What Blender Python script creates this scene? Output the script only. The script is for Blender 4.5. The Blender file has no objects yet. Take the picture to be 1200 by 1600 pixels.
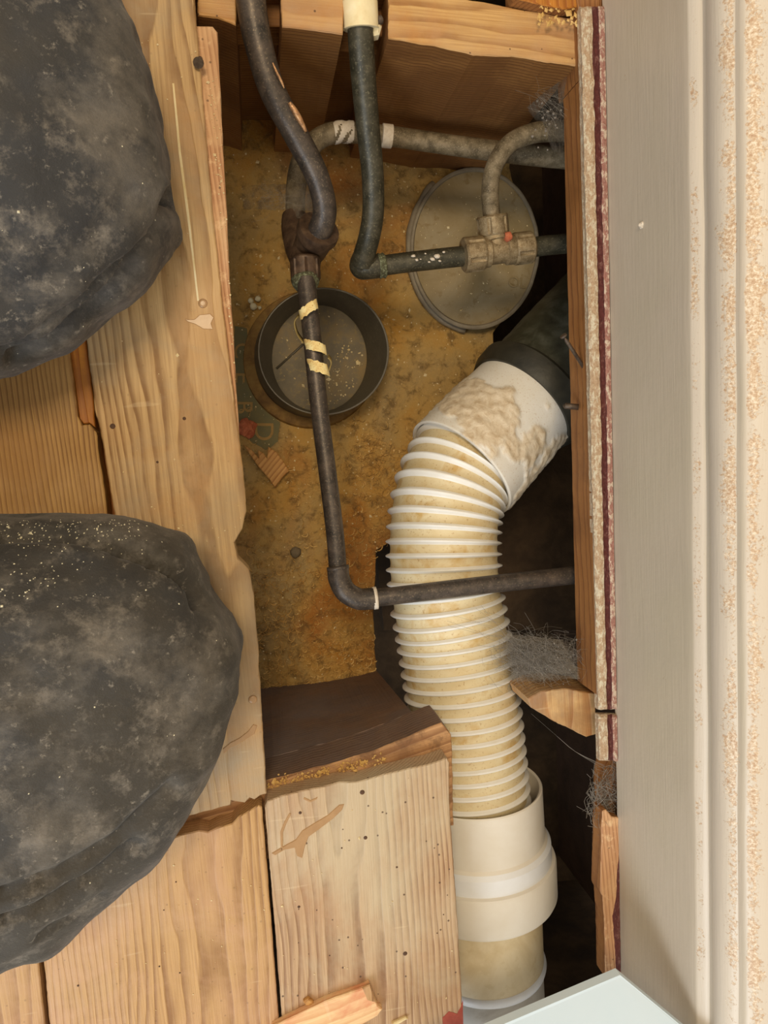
import bpy, bmesh, math, random
from mathutils import Vector, Matrix, Quaternion, noise
from mathutils.geometry import delaunay_2d_cdt
random.seed(7)
sc = bpy.context.scene
COL = sc.collection
# ---------------------------------------------------------------- camera
F, W, HH = 1200.0, 1200.0, 1600.0
CAM = Vector((0, 0, .6))
nad = Vector(((400-600)/F, -(702-800)/F, -1)).normalized()
Q = nad.rotation_difference(Vector((0, 0, -1)))
cd = bpy.data.cameras.new('camera'); cam = bpy.data.objects.new('camera', cd); COL.objects.link(cam)
cam.location = CAM; cam.rotation_mode = 'QUATERNION'; cam.rotation_quaternion = Q
cd.sensor_fit = 'VERTICAL'; cd.sensor_height = 32; cd.lens = 32*F/HH; cd.clip_start = .01
sc.camera = cam
VD = Q @ Vector((0, 0, -1))
def P(px, py, z=0.0):
    d = Q @ Vector(((px-600)/F, -(py-800)/F, -1))
    return CAM + d*((z-CAM.z)/d.z)
def mpp(p): return (Vector(p)-CAM).dot(VD)/F          # metres per photo pixel at a point
QI = Q.inverted()
def proj(p):
    v = QI @ (Vector(p)-CAM)
    return (600+F*v.x/-v.z, 800-F*v.y/-v.z)
# ---------------------------------------------------------------- light
world = bpy.data.worlds.new('world'); sc.world = world; world.use_nodes = True
bg = world.node_tree.nodes['Background']; bg.inputs[0].default_value = (1.0, .90, .75, 1); bg.inputs[1].default_value = .63
def area(name, loc, target, size, power, col):
    l = bpy.data.lights.new(name, 'AREA'); l.shape = 'RECTANGLE'; l.size, l.size_y = size; l.energy = power; l.color = col
    o = bpy.data.objects.new(name, l); COL.objects.link(o); o.location = loc
    o.rotation_euler = (Vector(target)-Vector(loc)).to_track_quat('-Z', 'Y').to_euler(); return o
area('ceiling_lamp', (-.30, .55, 2.2), (.0, .0, 0), (.5, .5), 23, (1, .80, .52))
area('window_daylight', (-1.15, -1.5, 1.45), (.1, -.15, 0), (1.1, 1.3), 34, (.78, .89, 1.0))
sc.view_settings.view_transform = 'Standard'; sc.view_settings.look = 'None'
sc.view_settings.exposure = 0.0; sc.view_settings.gamma = 1.0; sc.view_settings.use_curve_mapping = False

# ---------------------------------------------------------------- materials
def S(r, g, b, a=1):
    f = lambda c: (c/255/12.92) if c/255 <= .04045 else ((c/255+.055)/1.055)**2.4
    return (f(r), f(g), f(b), a)
class N:
    def __init__(s, name):
        s.m = bpy.data.materials.new(name); s.m.use_nodes = True; s.t = s.m.node_tree
        s.b = s.t.nodes['Principled BSDF']
    def n(s, typ, **k):
        nd = s.t.nodes.new(typ)
        for a, v in k.items(): setattr(nd, a, v)
        return nd
    def put(s, sock, v):
        if isinstance(v, bpy.types.NodeSocket): s.t.links.new(v, sock)
        else: sock.default_value = v
    def math(s, op, a, b=0.0, c=None, clamp=False):
        nd = s.n('ShaderNodeMath', operation=op, use_clamp=clamp); s.put(nd.inputs[0], a); s.put(nd.inputs[1], b)
        if c is not None: s.put(nd.inputs[2], c)
        return nd.outputs[0]
    def coord(s, scale=(1, 1, 1), rot=(0, 0, 0), rnd=True, loc=(0, 0, 0)):
        tc = s.n('ShaderNodeTexCoord'); v = tc.outputs['Object']
        mp = s.n('ShaderNodeMapping'); s.t.links.new(v, mp.inputs[0])
        mp.inputs['Scale'].default_value = scale; mp.inputs['Rotation'].default_value = rot; mp.inputs['Location'].default_value = loc
        return mp.outputs[0]
    def noise(s, vec, scale, detail=4, rough=.55, dist=0.0):
        nd = s.n('ShaderNodeTexNoise'); s.put(nd.inputs['Vector'], vec); nd.inputs['Scale'].default_value = scale
        nd.inputs['Detail'].default_value = detail; nd.inputs['Roughness'].default_value = rough; nd.inputs['Distortion'].default_value = dist
        return nd.outputs['Fac']
    def ramp(s, fac, stops, interp='LINEAR'):
        nd = s.n('ShaderNodeValToRGB'); s.put(nd.inputs[0], fac); cr = nd.color_ramp; cr.interpolation = interp
        while len(cr.elements) < len(stops): cr.elements.new(.5)
        for e, (p, c) in zip(cr.elements, stops):
            e.position = p; e.color = c if not isinstance(c, (int, float)) else (c, c, c, 1)
        return nd.outputs[0]
    def mix(s, fac, a, b, mode='MIX'):
        nd = s.n('ShaderNodeMix', data_type='RGBA', blend_type=mode); s.put(nd.inputs[0], fac); s.put(nd.inputs[6], a); s.put(nd.inputs[7], b)
        return nd.outputs[2]
    def bump(s, h, strength=.5, dist=.001):
        nd = s.n('ShaderNodeBump'); nd.inputs['Strength'].default_value = strength; nd.inputs['Distance'].default_value = dist
        s.put(nd.inputs['Height'], h); s.t.links.new(nd.outputs[0], s.b.inputs['Normal'])
    def out(s, col, rough=.6, metal=0.0):
        s.put(s.b.inputs['Base Color'], col); s.put(s.b.inputs['Roughness'], rough); s.put(s.b.inputs['Metallic'], metal)
        return s.m

def wood(name, light, dark, stain=None, ang=0.0, axis='Y', seed=0.0, freq=170, cx=.0, cz=-.07, tilt=.03, stain_amt=.5,
         grey=None, grey_amt=.0, rough=.62, speck=0.0, ringmix=1.0, dirt=None, dirt_amt=0.0, scratches=True):
    """plain sawn softwood: growth rings round a pith off the board, fibres along the board"""
    m = N(name)
    rot = (0, 0, -ang) if axis == 'Y' else (0, 0, math.pi/2-ang)
    v0 = m.coord(rot=rot)
    sh = m.n('ShaderNodeVectorMath', operation='ADD'); m.put(sh.inputs[0], v0); sh.inputs[1].default_value = (-cx, seed*.37, -cz); v = sh.outputs[0]
    sx = m.n('ShaderNodeSeparateXYZ'); m.put(sx.inputs[0], v)
    st = m.n('ShaderNodeVectorMath', operation='MULTIPLY'); m.put(st.inputs[0], v); st.inputs[1].default_value = (9, 2.2, 9)
    w1 = m.noise(st.outputs[0], 1.0, 3, .5)
    w2 = m.noise(st.outputs[0], 4.0, 3, .5)
    xx = m.math('ADD', sx.outputs[0], m.math('MULTIPLY', sx.outputs[1], tilt))
    x2 = m.math('MULTIPLY', xx, xx); z2 = m.math('MULTIPLY', sx.outputs[2], sx.outputs[2])
    r = m.math('SQRT', m.math('ADD', x2, z2))
    r = m.math('ADD', m.math('MULTIPLY', r, freq*1.45), m.math('MULTIPLY', w1, 4.2))
    r = m.math('ADD', r, m.math('MULTIPLY', w2, 1.2))
    fr = m.math('FRACT', r)
    ring = m.ramp(fr, [(0, .0), (.5, .18), (.78, .85), (.92, 1.0), (1, 0.0)])
    fv = m.n('ShaderNodeVectorMath', operation='MULTIPLY'); m.put(fv.inputs[0], v); fv.inputs[1].default_value = (700, 16, 700)
    fib = m.noise(fv.outputs[0], 1.0, 2, .6)
    var = m.noise(v, 14, 4, .6, .6)
    amp = m.math('MULTIPLY', ring, m.ramp(var, [(.3, .5), (.65, 1.15)]))
    amp = m.math('MULTIPLY', amp, ringmix)
    c = m.mix(amp, light, dark)
    c = m.mix(m.ramp(fib, [(.40, 0.0), (.72, .55)]), c, dark)
    if stain is not None:
        s1 = m.noise(v, 9.0+seed % 3, 6, .62, .9)
        c = m.mix(m.math('MULTIPLY', m.ramp(s1, [(.46, 0.0), (.60, 1.0)]), stain_amt), c, stain)
    if grey is not None:
        s2 = m.noise(v, 5.3, 6, .65, .4)
        c = m.mix(m.math('MULTIPLY', m.ramp(s2, [(.45, 0.0), (.62, 1.0)]), grey_amt), c, grey)
    if dirt is not None:
        s3 = m.noise(v, 60, 5, .7, .2)
        c = m.mix(m.math('MULTIPLY', m.ramp(s3, [(.52, 0.0), (.62, 1.0)]), dirt_amt), c, dirt)
    if speck:
        vo = m.n('ShaderNodeTexVoronoi'); m.put(vo.inputs['Vector'], v); vo.inputs['Scale'].default_value = 95
        k = m.math('LESS_THAN', vo.outputs['Distance'], .085)
        c = m.mix(m.math('MULTIPLY', k, speck), c, S(70, 45, 25))
    if scratches:
        q = m.n('ShaderNodeMapping'); m.put(q.inputs[0], v); q.inputs['Rotation'].default_value = (0, 0, .9); q.inputs['Scale'].default_value = (14, 160, 14)
        s4 = m.noise(q.outputs[0], 1, 2, .4)
        c = m.mix(m.math('MULTIPLY', m.ramp(s4, [(.72, 0.0), (.75, 1.0)]), .16), c, S(236, 214, 175))
    h = m.math('ADD', m.math('MULTIPLY', ring, -.8), m.math('MULTIPLY', fib, .8))
    h = m.math('ADD', h, m.math('MULTIPLY', m.noise(v, 120, 4, .6), .8))
    m.bump(h, .55, .0007)
    return m.out(c, m.ramp(var, [(.3, rough-.12), (.7, rough+.1)]))

def mottled(name, cols, scale=60, rough=.6, metal=0.0, bumpd=.0004, bs=.5, detail=6, dist=.3, fine=None, stops=None):
    m = N(name); v = m.coord()
    n1 = m.noise(v, scale, detail, .62, dist)
    k = len(cols); st = stops or [(.3+.4*i/(max(1, k-1))) for i in range(k)]
    c = m.ramp(n1, list(zip(st, cols)))
    if fine:
        n2 = m.noise(v, scale*7, 4, .6)
        c = m.mix(m.ramp(n2, [(.56, 0.0), (.66, 1.0)]), c, fine)
    m.bump(m.math('ADD', m.noise(v, scale*3, 5, .65), m.math('MULTIPLY', n1, .6)), bs, bumpd)
    return m.out(c, rough, metal)

A5 = math.radians(5)
M = {}
M['A'] = wood('wood_board_long', S(200, 164, 112), S(136, 98, 54), stain=S(184, 140, 88), stain_amt=.55, grey=S(160, 144, 118), grey_amt=.7, ang=A5, seed=1.3, cx=.045, cz=-.055, tilt=.05, freq=190, rough=.55, speck=.15)
M['B'] = wood('wood_board_golden', S(184, 142, 80), S(128, 88, 42), stain=S(154, 110, 54), stain_amt=.6, ang=A5, seed=4.1, cx=-.05, cz=-.05, tilt=.03, freq=210)
M['C'] = wood('wood_board_pale', S(198, 156, 102), S(140, 98, 56), stain=S(194, 150, 114), stain_amt=.6, grey=S(196, 158, 108), grey_amt=.5, ang=A5, seed=7.7, cx=-.02, cz=-.06, tilt=-.02, freq=190, speck=.25)
M['D'] = wood('wood_board_pinkish', S(194, 160, 122), S(132, 94, 62), stain=S(178, 140, 104), stain_amt=.6, grey=S(200, 186, 156), grey_amt=.6, ang=A5*.7, seed=2.2, cx=.0, cz=-.05, tilt=.02, freq=200, speck=.8)
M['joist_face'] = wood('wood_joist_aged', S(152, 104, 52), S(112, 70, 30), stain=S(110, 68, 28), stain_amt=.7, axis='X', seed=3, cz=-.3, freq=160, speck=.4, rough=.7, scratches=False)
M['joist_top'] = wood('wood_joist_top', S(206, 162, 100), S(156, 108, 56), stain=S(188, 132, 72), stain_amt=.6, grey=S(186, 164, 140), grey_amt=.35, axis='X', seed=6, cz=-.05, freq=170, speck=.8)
M['joist_dark'] = wood('wood_joist_dark', S(126, 104, 92), S(86, 68, 58), stain=S(136, 96, 60), stain_amt=.35, axis='X', seed=9, ang=math.radians(15), cz=-.4, freq=150, grey=S(116, 102, 98), grey_amt=.8, rough=.7, dirt=S(150, 120, 90), dirt_amt=.15, scratches=False)
M['joist_edge'] = wood('wood_joist_edge', S(198, 152, 104), S(140, 96, 58), stain=S(120, 82, 52), stain_amt=.7, axis='X', seed=5, ang=math.radians(15), freq=150, dirt=S(96, 66, 40), dirt_amt=.5)
M['orange'] = wood('wood_fresh_orange', S(214, 140, 44), S(160, 86, 18), stain=S(120, 66, 18), stain_amt=.5, ang=A5, seed=3.3, freq=260)
M['pink'] = wood('wood_sawn_pink', S(204, 156, 112), S(162, 112, 74), stain=S(216, 176, 130), stain_amt=.5, ang=A5, seed=1.1, cx=.2, freq=240, dirt=S(238, 206, 160), dirt_amt=.5, speck=.6)
M['brown'] = wood('wood_brown_face', S(160, 108, 58), S(128, 80, 40), stain=S(112, 70, 34), stain_amt=.5, ang=.01, seed=8.1, cx=.3, freq=190, speck=.3, rough=.65, scratches=False)
M['offcut'] = wood('wood_offcut_red', S(236, 200, 150), S(214, 160, 110), stain=S(206, 104, 72), stain_amt=.8, axis='X', ang=math.radians(15), seed=5.7, freq=120)
M['splinter'] = wood('wood_splinter', S(206, 154, 86), S(160, 104, 44), stain=S(150, 98, 42), stain_amt=.3, ang=math.radians(-40), seed=6.2, freq=200)
M['noggin'] = wood('wood_noggin', S(224, 182, 124), S(170, 112, 58), stain=S(140, 100, 62), stain_amt=.6, grey=S(136, 124, 110), grey_amt=.7, ang=.1, seed=2.9, freq=110)
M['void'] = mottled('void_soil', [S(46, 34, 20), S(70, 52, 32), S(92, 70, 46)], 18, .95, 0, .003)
M['voidwall'] = mottled('void_wall', [S(70, 50, 34), S(96, 70, 50)], 22, .95, 0, .003)
M['wallpaint'] = mottled('wall_plaster', [S(214, 204, 188), S(224, 214, 198)], 8, .8, 0, .0005)
M['pipe'] = mottled('pipe_tarnished', [S(50, 45, 41), S(76, 67, 60), S(98, 86, 76)], 90, .42, .35, .0003, .4, fine=S(112, 98, 82))
M['pipe_green'] = mottled('pipe_dark_green', [S(44, 42, 30), S(66, 62, 48), S(90, 84, 68)], 80, .45, .25, .0003, .4, fine=S(104, 98, 78))
M['pipe_back'] = mottled('pipe_dusty_brass', [S(74, 62, 42), S(112, 98, 74), S(146, 130, 104)], 110, .6, .2, .0004, .5, fine=S(150, 136, 110))
M['fitting'] = mottled('fitting_dull_brass', [S(108, 88, 58), S(142, 122, 90), S(164, 146, 114)], 160, .5, .35, .0005, .6, fine=S(176, 158, 128))
M['fitting_dark'] = mottled('fitting_dark_brown', [S(52, 38, 28), S(82, 62, 46), S(106, 84, 64)], 120, .5, .3, .0005, .6)
M['verdigris'] = mottled('verdigris', [S(64, 56, 36), S(84, 84, 58), S(150, 156, 126)], 500, .8, 0, .0006, .8)
M['bore'] = mottled('joint_shadowed_metal', [S(30, 26, 20), S(44, 38, 30)], 100, .6, .2)
M['clip'] = mottled('clip_ivory', [S(226, 206, 158), S(240, 224, 182), S(246, 234, 202)], 50, .5, 0, .0003, .3)
M['paintspot'] = mottled('white_paint_spot', [S(200, 184, 164), S(232, 222, 206)], 200, .7, 0, .0006)
M['tape'] = mottled('masking_tape', [S(214, 176, 104), S(244, 224, 160), S(250, 238, 190)], 90, .6, 0, .0004, .5, fine=S(206, 160, 90))
M['tapeglue'] = mottled('old_tape_adhesive', [S(120, 100, 50), S(160, 138, 80)], 150, .5)
M['pot'] = mottled('plastic_dark_grey', [S(74, 68, 56), S(92, 84, 70)], 50, .45, 0, .0002, .3, fine=S(98, 90, 74))
M['potfloor'] = mottled('plastic_pot_floor', [S(92, 84, 66), S(112, 100, 78), S(136, 112, 66)], 30, .6, 0, .0006, .5, fine=S(130, 112, 74))
M['flange'] = mottled('flange_rusty', [S(96, 66, 24), S(130, 96, 42), S(150, 118, 58)], 70, .7, 0, .0008, .6)
M['lid'] = mottled('lid_grey_plastic', [S(128, 108, 66), S(148, 128, 90), S(158, 142, 110)], 16, .6, 0, .0004, .4, dist=.8, fine=S(138, 116, 76))
M['lidrim'] = mottled('lid_rim_grey', [S(120, 108, 90), S(150, 138, 116)], 60, .6, 0, .0006)
M['castiron'] = mottled('cast_iron_dark', [S(40, 38, 26), S(58, 58, 44), S(84, 84, 72)], 50, .5, .1, .0008, .5)
M['rubber'] = mottled('rubber_black', [S(34, 32, 24), S(56, 52, 40)], 60, .5, 0, .0006)
M['flexwhite'] = mottled('plastic_rib_white', [S(238, 234, 224), S(248, 246, 242)], 40, .38, 0, .0002, .2)
M['pvc'] = mottled('plastic_white_pvc', [S(228, 218, 200), S(234, 226, 212), S(240, 234, 222)], 16, .42, 0, .0002, .2)
M['pvcwhite'] = mottled('plastic_band_white', [S(236, 236, 236), S(244, 246, 250)], 26, .35, 0, .0002, .2)
M['pvccream'] = mottled('plastic_cream_pipe', [S(206, 184, 142), S(222, 204, 168), S(228, 214, 184)], 14, .45, 0, .0002, .25, dist=1.2, fine=S(214, 194, 154))
M['pvcgrey'] = mottled('plastic_grey_pipe', [S(176, 166, 152), S(206, 200, 190), S(216, 212, 206)], 18, .4, 0, .0003, .3, dist=1.0)
M['cobweb'] = mottled('cobweb_dust', [S(112, 104, 94), S(140, 132, 122)], 80, .9)
M['shaving'] = mottled('wood_shavings', [S(186, 144, 76), S(210, 170, 100), S(232, 200, 136)], 40, .75)
M['chip'] = mottled('pale_chips', [S(214, 184, 120), S(242, 228, 190)], 30, .7)
M['nail'] = mottled('nail_steel', [S(70, 56, 46), S(112, 98, 84)], 200, .5, .5)
M['brick'] = mottled('brick_fragment', [S(170, 84, 52), S(206, 122, 84)], 160, .9, 0, .0012)
M['stone'] = mottled('pebble_grey', [S(96, 84, 64), S(124, 108, 84)], 120, .8)
M['bean'] = mottled('polystyrene_bead', [S(206, 196, 164), S(226, 218, 190)], 120, .7)
M['glue'] = mottled('dried_glue', [S(164, 126, 86), S(180, 142, 100)], 60, .3, 0, .0002)
M['redpaint'] = mottled('red_paint', [S(150, 58, 40), S(176, 82, 58)], 120, .6)
M['whitepanel'] = mottled('panel_white_paint', [S(216, 236, 250), S(224, 240, 252)], 10, .35, 0, .0002, .2)
M['printdark'] = mottled('print_teal', [S(112, 108, 78), S(124, 112, 74)], 120, .9)
M['printtan'] = mottled('print_tan', [S(160, 130, 80), S(170, 134, 76)], 120, .9)

def mat_subfloor():
    m = N('subfloor_dusty'); v = m.coord()
    n1 = m.noise(v, 9, 6, .62, .5); n2 = m.noise(v, 300, 5, .7); n3 = m.noise(v, 70, 5, .65, .4); n4 = m.noise(v, 4.5, 4, .6, .6)
    c = m.ramp(n1, [(.32, S(164, 140, 96)), (.5, S(182, 146, 82)), (.66, S(186, 136, 56))])
    c = m.mix(m.ramp(n4, [(.5, 0.0), (.62, .75)]), c, S(164, 98, 26))
    c = m.mix(m.ramp(n3, [(.5, 0.0), (.64, .7)]), c, S(96, 70, 34))
    c = m.mix(m.ramp(n2, [(.52, 0.0), (.70, .7)]), c, S(196, 158, 92))
    m.bump(m.math('ADD', n2, m.math('MULTIPLY', n3, 2.0)), .8, .0016)
    return m.out(c, .85)
M['subfloor'] = mat_subfloor()
def mat_flexgroove():
    m = N('plastic_groove_stained'); v = m.coord()
    n1 = m.noise(v, 30, 5, .6, .5); n2 = m.noise(v, 420, 3, .6)
    c = m.ramp(n1, [(.3, S(214, 192, 146)), (.52, S(224, 208, 170)), (.68, S(204, 170, 108))])
    c = m.mix(m.ramp(n2, [(.60, 0.0), (.70, .55)]), c, S(160, 112, 46))
    m.bump(n2, .3, .0003); return m.out(c, .5)
M['groove'] = mat_flexgroove()
def mat_cup():
    m = N('plastic_socket_plaster'); v = m.coord()
    at = m.n('ShaderNodeAttribute', attribute_name='crust'); a = at.outputs['Fac']
    n1 = m.noise(v, 120, 6, .65, .6); n2 = m.noise(v, 22, 4, .6)
    pl = m.ramp(n2, [(.3, S(232, 224, 208)), (.7, S(242, 238, 230))])
    cr = m.ramp(n1, [(.3, S(196, 172, 138)), (.5, S(220, 202, 174)), (.7, S(236, 222, 198))])
    c = m.mix(m.math('MULTIPLY', a, 1.0, clamp=True), pl, cr)
    sp = m.noise(v, 600, 3, .6); c = m.mix(m.ramp(sp, [(.60, 0.0), (.7, .5)]), c, S(190, 150, 100))
    m.bump(m.math('ADD', m.math('MULTIPLY', n1, a), m.math('MULTIPLY', sp, .1)), .6, .0012); return m.out(c, m.math('ADD', m.math('MULTIPLY', a, .4), .4))
M['cup'] = mat_cup()
def mat_cloth():
    m = N('cloth_black_dusty'); v = m.coord()
    n1 = m.noise(v, 11, 9, .72, .15); n2 = m.noise(v, 46, 8, .75, .1); n3 = m.noise(v, 900, 2, .5); n4 = m.noise(v, 5, 5, .65, .1); n5 = m.noise(v, 170, 5, .7)
    c = m.mix(m.ramp(n4, [(.42, 0.0), (.58, 1.0)]), S(42, 41, 42), S(56, 50, 41))
    c = m.mix(m.ramp(n1, [(.47, 0.0), (.63, .70)]), c, S(112, 104, 94))
    c = m.mix(m.ramp(n2, [(.53, 0.0), (.66, .60)]), c, S(124, 115, 104))
    c = m.mix(m.ramp(n1, [(.30, .75), (.42, 0.0)]), c, S(26, 25, 24))
    c = m.mix(m.ramp(n5, [(.60, 0.0), (.72, .5)]), c, S(164, 154, 140))
    m.bump(m.math('ADD', m.math('MULTIPLY', n3, .15), n2), .5, .0022); m.b.inputs['Sheen Weight'].default_value = .1
    return m.out(c, .7)
M['cloth'] = mat_cloth()
def mat_skirt():
    m = N('paint_greige_skirting'); v = m.coord()
    at = m.n('ShaderNodeAttribute', attribute_name='wear'); a = at.outputs['Fac']
    at2 = m.n('ShaderNodeAttribute', attribute_name='cream'); cr = at2.outputs['Fac']
    s = m.n('ShaderNodeVectorMath', operation='MULTIPLY'); m.put(s.inputs[0], v); s.inputs[1].default_value = (420, 7, 420)
    brush = m.noise(s.outputs[0], 1, 3, .6, .3)
    big = m.noise(v, 5, 4, .6, .5); fine = m.noise(v, 420, 4, .7); med = m.noise(v, 45, 4, .6)
    c = m.mix(m.ramp(big, [(.35, 0.0), (.65, 1.0)]), S(194, 182, 160), S(200, 186, 168))
    c = m.mix(m.ramp(brush, [(.4, 0.0), (.7, .3)]), c, S(180, 168, 148))
    c = m.mix(cr, c, S(208, 195, 178))
    msk = m.math('ADD', a, m.math('ADD', m.math('MULTIPLY', m.math('SUBTRACT', fine, .5), 1.6), m.math('MULTIPLY', m.math('SUBTRACT', med, .5), 1.5)))
    msk = m.ramp(msk, [(.52, 0.0), (.62, 1.0)])
    wcol = m.ramp(m.noise(v, 520, 4, .75), [(.35, S(176, 140, 110)), (.5, S(204, 178, 148)), (.62, S(230, 216, 196))])
    c = m.mix(msk, c, wcol)
    h = m.math('ADD', m.math('MULTIPLY', brush, .8), m.math('MULTIPLY', m.noise(v, 60, 4, .6), .8))
    h = m.math('SUBTRACT', h, m.math('MULTIPLY', msk, m.math('MULTIPLY', fine, 1.4)))
    m.bump(h, .4, .0007); return m.out(c, .42)
M['skirt'] = mat_skirt()
def mat_strip(name, base, paint, amt):
    m = N(name); v = m.coord()
    s = m.n('ShaderNodeVectorMath', operation='MULTIPLY'); m.put(s.inputs[0], v); s.inputs[1].default_value = (1, .5, 1)
    n1 = m.noise(s.outputs[0], 330, 6, .75, .3); n2 = m.noise(v, 500, 5, .75)
    c = m.ramp(n2, [(.35, base[0]), (.65, base[1])])
    c = m.mix(m.ramp(n1, [(.62-amt*.25, 0.0), (.70-amt*.25, 1.0)]), c, paint)
    m.bump(m.math('ADD', m.math('MULTIPLY', n1, 2.0), n2), .9, .0016); return m.out(c, .6)
M['strip_wood'] = mat_strip('scraped_wood_edge', (S(192, 152, 118), S(222, 194, 158)), S(240, 226, 198), .5)
M['strip_red'] = mat_strip('old_maroon_paint', (S(92, 42, 38), S(118, 56, 48)), S(150, 104, 92), .34)
M['strip_pink'] = mat_strip('scraped_pink_paint', (S(166, 106, 94), S(196, 146, 128)), S(236, 214, 190), .5)
def mat_veil():
    m = N('cobweb_veil'); v = m.coord()
    n1 = m.noise(v, 60, 6, .7, .8)
    tr = m.n('ShaderNodeBsdfTransparent'); df = m.n('ShaderNodeBsdfDiffuse'); df.inputs[0].default_value = S(128, 118, 104)
    mx = m.n('ShaderNodeMixShader'); m.put(mx.inputs[0], m.ramp(n1, [(.36, .04), (.66, .62)]))
    m.t.links.new(tr.outputs[0], mx.inputs[1]); m.t.links.new(df.outputs[0], mx.inputs[2])
    m.t.links.new(mx.outputs[0], m.t.nodes['Material Output'].inputs[0]); return m.m
M['veil'] = mat_veil()

# ---------------------------------------------------------------- mesh helpers
WL = {}
def tag(o, label=None, cat=None, group=None, kind=None):
    for k, v in (('label', label), ('category', cat), ('group', group), ('kind', kind)):
        if v: o[k] = v
    return o
def empty(name, loc, label=None, cat=None, group=None, kind=None):
    o = bpy.data.objects.new(name, None); COL.objects.link(o); o.location = loc; o.empty_display_size = .02
    WL[o.name] = Vector(loc); return tag(o, label, cat, group, kind)
def mk(name, verts, faces, mats, parent=None, smooth=False, midx=None, attrs=None, origin=None):
    if not isinstance(mats, (list, tuple)): mats = [mats]
    xs = [v[0] for v in verts]; ys = [v[1] for v in verts]; zs = [v[2] for v in verts]
    c = Vector(origin) if origin is not None else Vector(((min(xs)+max(xs))/2, (min(ys)+max(ys))/2, min(zs)))
    me = bpy.data.meshes.new(name); me.from_pydata([Vector(v)-c for v in verts], [], faces)
    for m in mats: me.materials.append(m if not isinstance(m, str) else M[m])
    if midx: me.polygons.foreach_set('material_index', midx)
    if smooth is True: me.polygons.foreach_set('use_smooth', [True]*len(me.polygons))
    elif smooth: me.polygons.foreach_set('use_smooth', [True]*len(me.polygons)); me.set_sharp_from_angle(angle=math.radians(smooth))
    for k, vals in (attrs or {}).items():
        a = me.attributes.new(k, 'FLOAT', 'POINT'); a.data.foreach_set('value', vals)
    me.update()
    bm = bmesh.new(); bm.from_mesh(me); bmesh.ops.recalc_face_normals(bm, faces=bm.faces); bm.to_mesh(me); bm.free()
    o = bpy.data.objects.new(name, me); COL.objects.link(o)
    WL[o.name] = c
    if parent is not None: o.parent = parent; o.location = c-WL[parent.name]
    else: o.location = c
    return o
class MB:
    def __init__(s): s.v = []; s.f = []; s.m = []
    def add(s, v, f, m=0):
        k = len(s.v); s.v += [Vector(q) for q in v]; s.f += [tuple(i+k for i in g) for g in f]
        s.m += [m]*len(f) if isinstance(m, int) else list(m)
    def build(s, name, mats, parent=None, smooth=False, **k): return mk(name, s.v, s.f, mats, parent, smooth, s.m, **k)
def dense(pts, step=.004, jit=.0, seed=0, close=True):
    out = []; n = len(pts)
    for i in range(n if close else n-1):
        a, b = Vector(pts[i]), Vector(pts[(i+1) % n]); L = (b-a).length; k = max(1, int(L/step))
        for j in range(k):
            p = a.lerp(b, j/k)
            if jit:
                q = p*60+Vector((seed*3.1, 0, 0)); q2 = p*260+Vector((0, seed*5.7, 0))
                d = Vector((noise.noise(q), noise.noise(q+Vector((9, 4, 2))), 0))*jit+Vector((noise.noise(q2), noise.noise(q2+Vector((3, 8, 1))), 0))*jit*.5
                p = p+d
            out.append(p)
    return out
def slab_w(name, top, thick, mats, parent=None, jit=.0004, bev=.0008, step=.004, seed=0, uneven=0, **k):
    """board from a world outline: top face, worn arris, sides, bottom. mats [top, side]"""
    t = dense(top, step, jit, seed); n = len(t)
    area2 = sum(t[i].x*t[(i+1) % n].y-t[(i+1) % n].x*t[i].y for i in range(n))
    sg = 1 if area2 > 0 else -1
    ins = []
    for i in range(n):
        d = (t[(i+1) % n]-t[i-1]); d.z = 0
        if d.length < 1e-9: d = Vector((1, 0, 0))
        nn = Vector((-d.y, d.x, 0)).normalized()*sg; ins.append(t[i]+nn*bev)
    mats = mats if isinstance(mats, (list, tuple)) else [mats, mats]
    v = ins+[p-Vector((0, 0, bev)) for p in t]+[p-Vector((0, 0, thick)) for p in t]
    f = []; mi = []
    for i in range(n):
        j = (i+1) % n
        f.append((i, j, n+j, n+i)); mi.append(0); f.append((n+i, n+j, 2*n+j, 2*n+i)); mi.append(1)
    bm = bmesh.new(); bv = [bm.verts.new(p) for p in v]
    def ff(ix, m):
        try: q = bm.faces.new([bv[a] for a in ix]); q.material_index = m
        except ValueError: pass
    for g, m in zip(f, mi): ff(g, m)
    for off, m_ in ((0, 0), (2*n, 1)):
        cdt = delaunay_2d_cdt([Vector((v[off+i].x*100, v[off+i].y*100)) for i in range(n)], [], [list(range(n))], 1, 1e-7)
        org = [q[0] if q else -1 for q in cdt[3]]
        for tr in cdt[2]:
            ix = [org[a] for a in tr]
            if -1 in ix or len(set(ix)) < 3: continue
            ff([off+a for a in (ix if off == 0 else ix[::-1])], m_)
    bm.verts.index_update()
    V = [q.co.copy() for q in bm.verts]; FF = [tuple(a.index for a in q.verts) for q in bm.faces]; MI = [q.material_index for q in bm.faces]; bm.free()
    return mk(name, V, FF, mats, parent, False, MI, **k)
def slab(name, px, z, thick, mats, parent=None, **k):
    return slab_w(name, [P(p[0], p[1], p[2] if len(p) > 2 else z) for p in px], thick, mats, parent, **k)
def cat(pts, n=10):
    pts = [Vector(p) for p in pts]; q = [2*pts[0]-pts[1]]+pts+[2*pts[-1]-pts[-2]]; out = []
    for i in range(1, len(q)-2):
        a, b, c, d = q[i-1:i+3]
        for j in range(n):
            t = j/n; out.append(.5*((2*b)+(c-a)*t+(2*a-5*b+4*c-d)*t*t+(-a+3*b-3*c+d)*t**3))
    out.append(pts[-1]); return out
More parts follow.
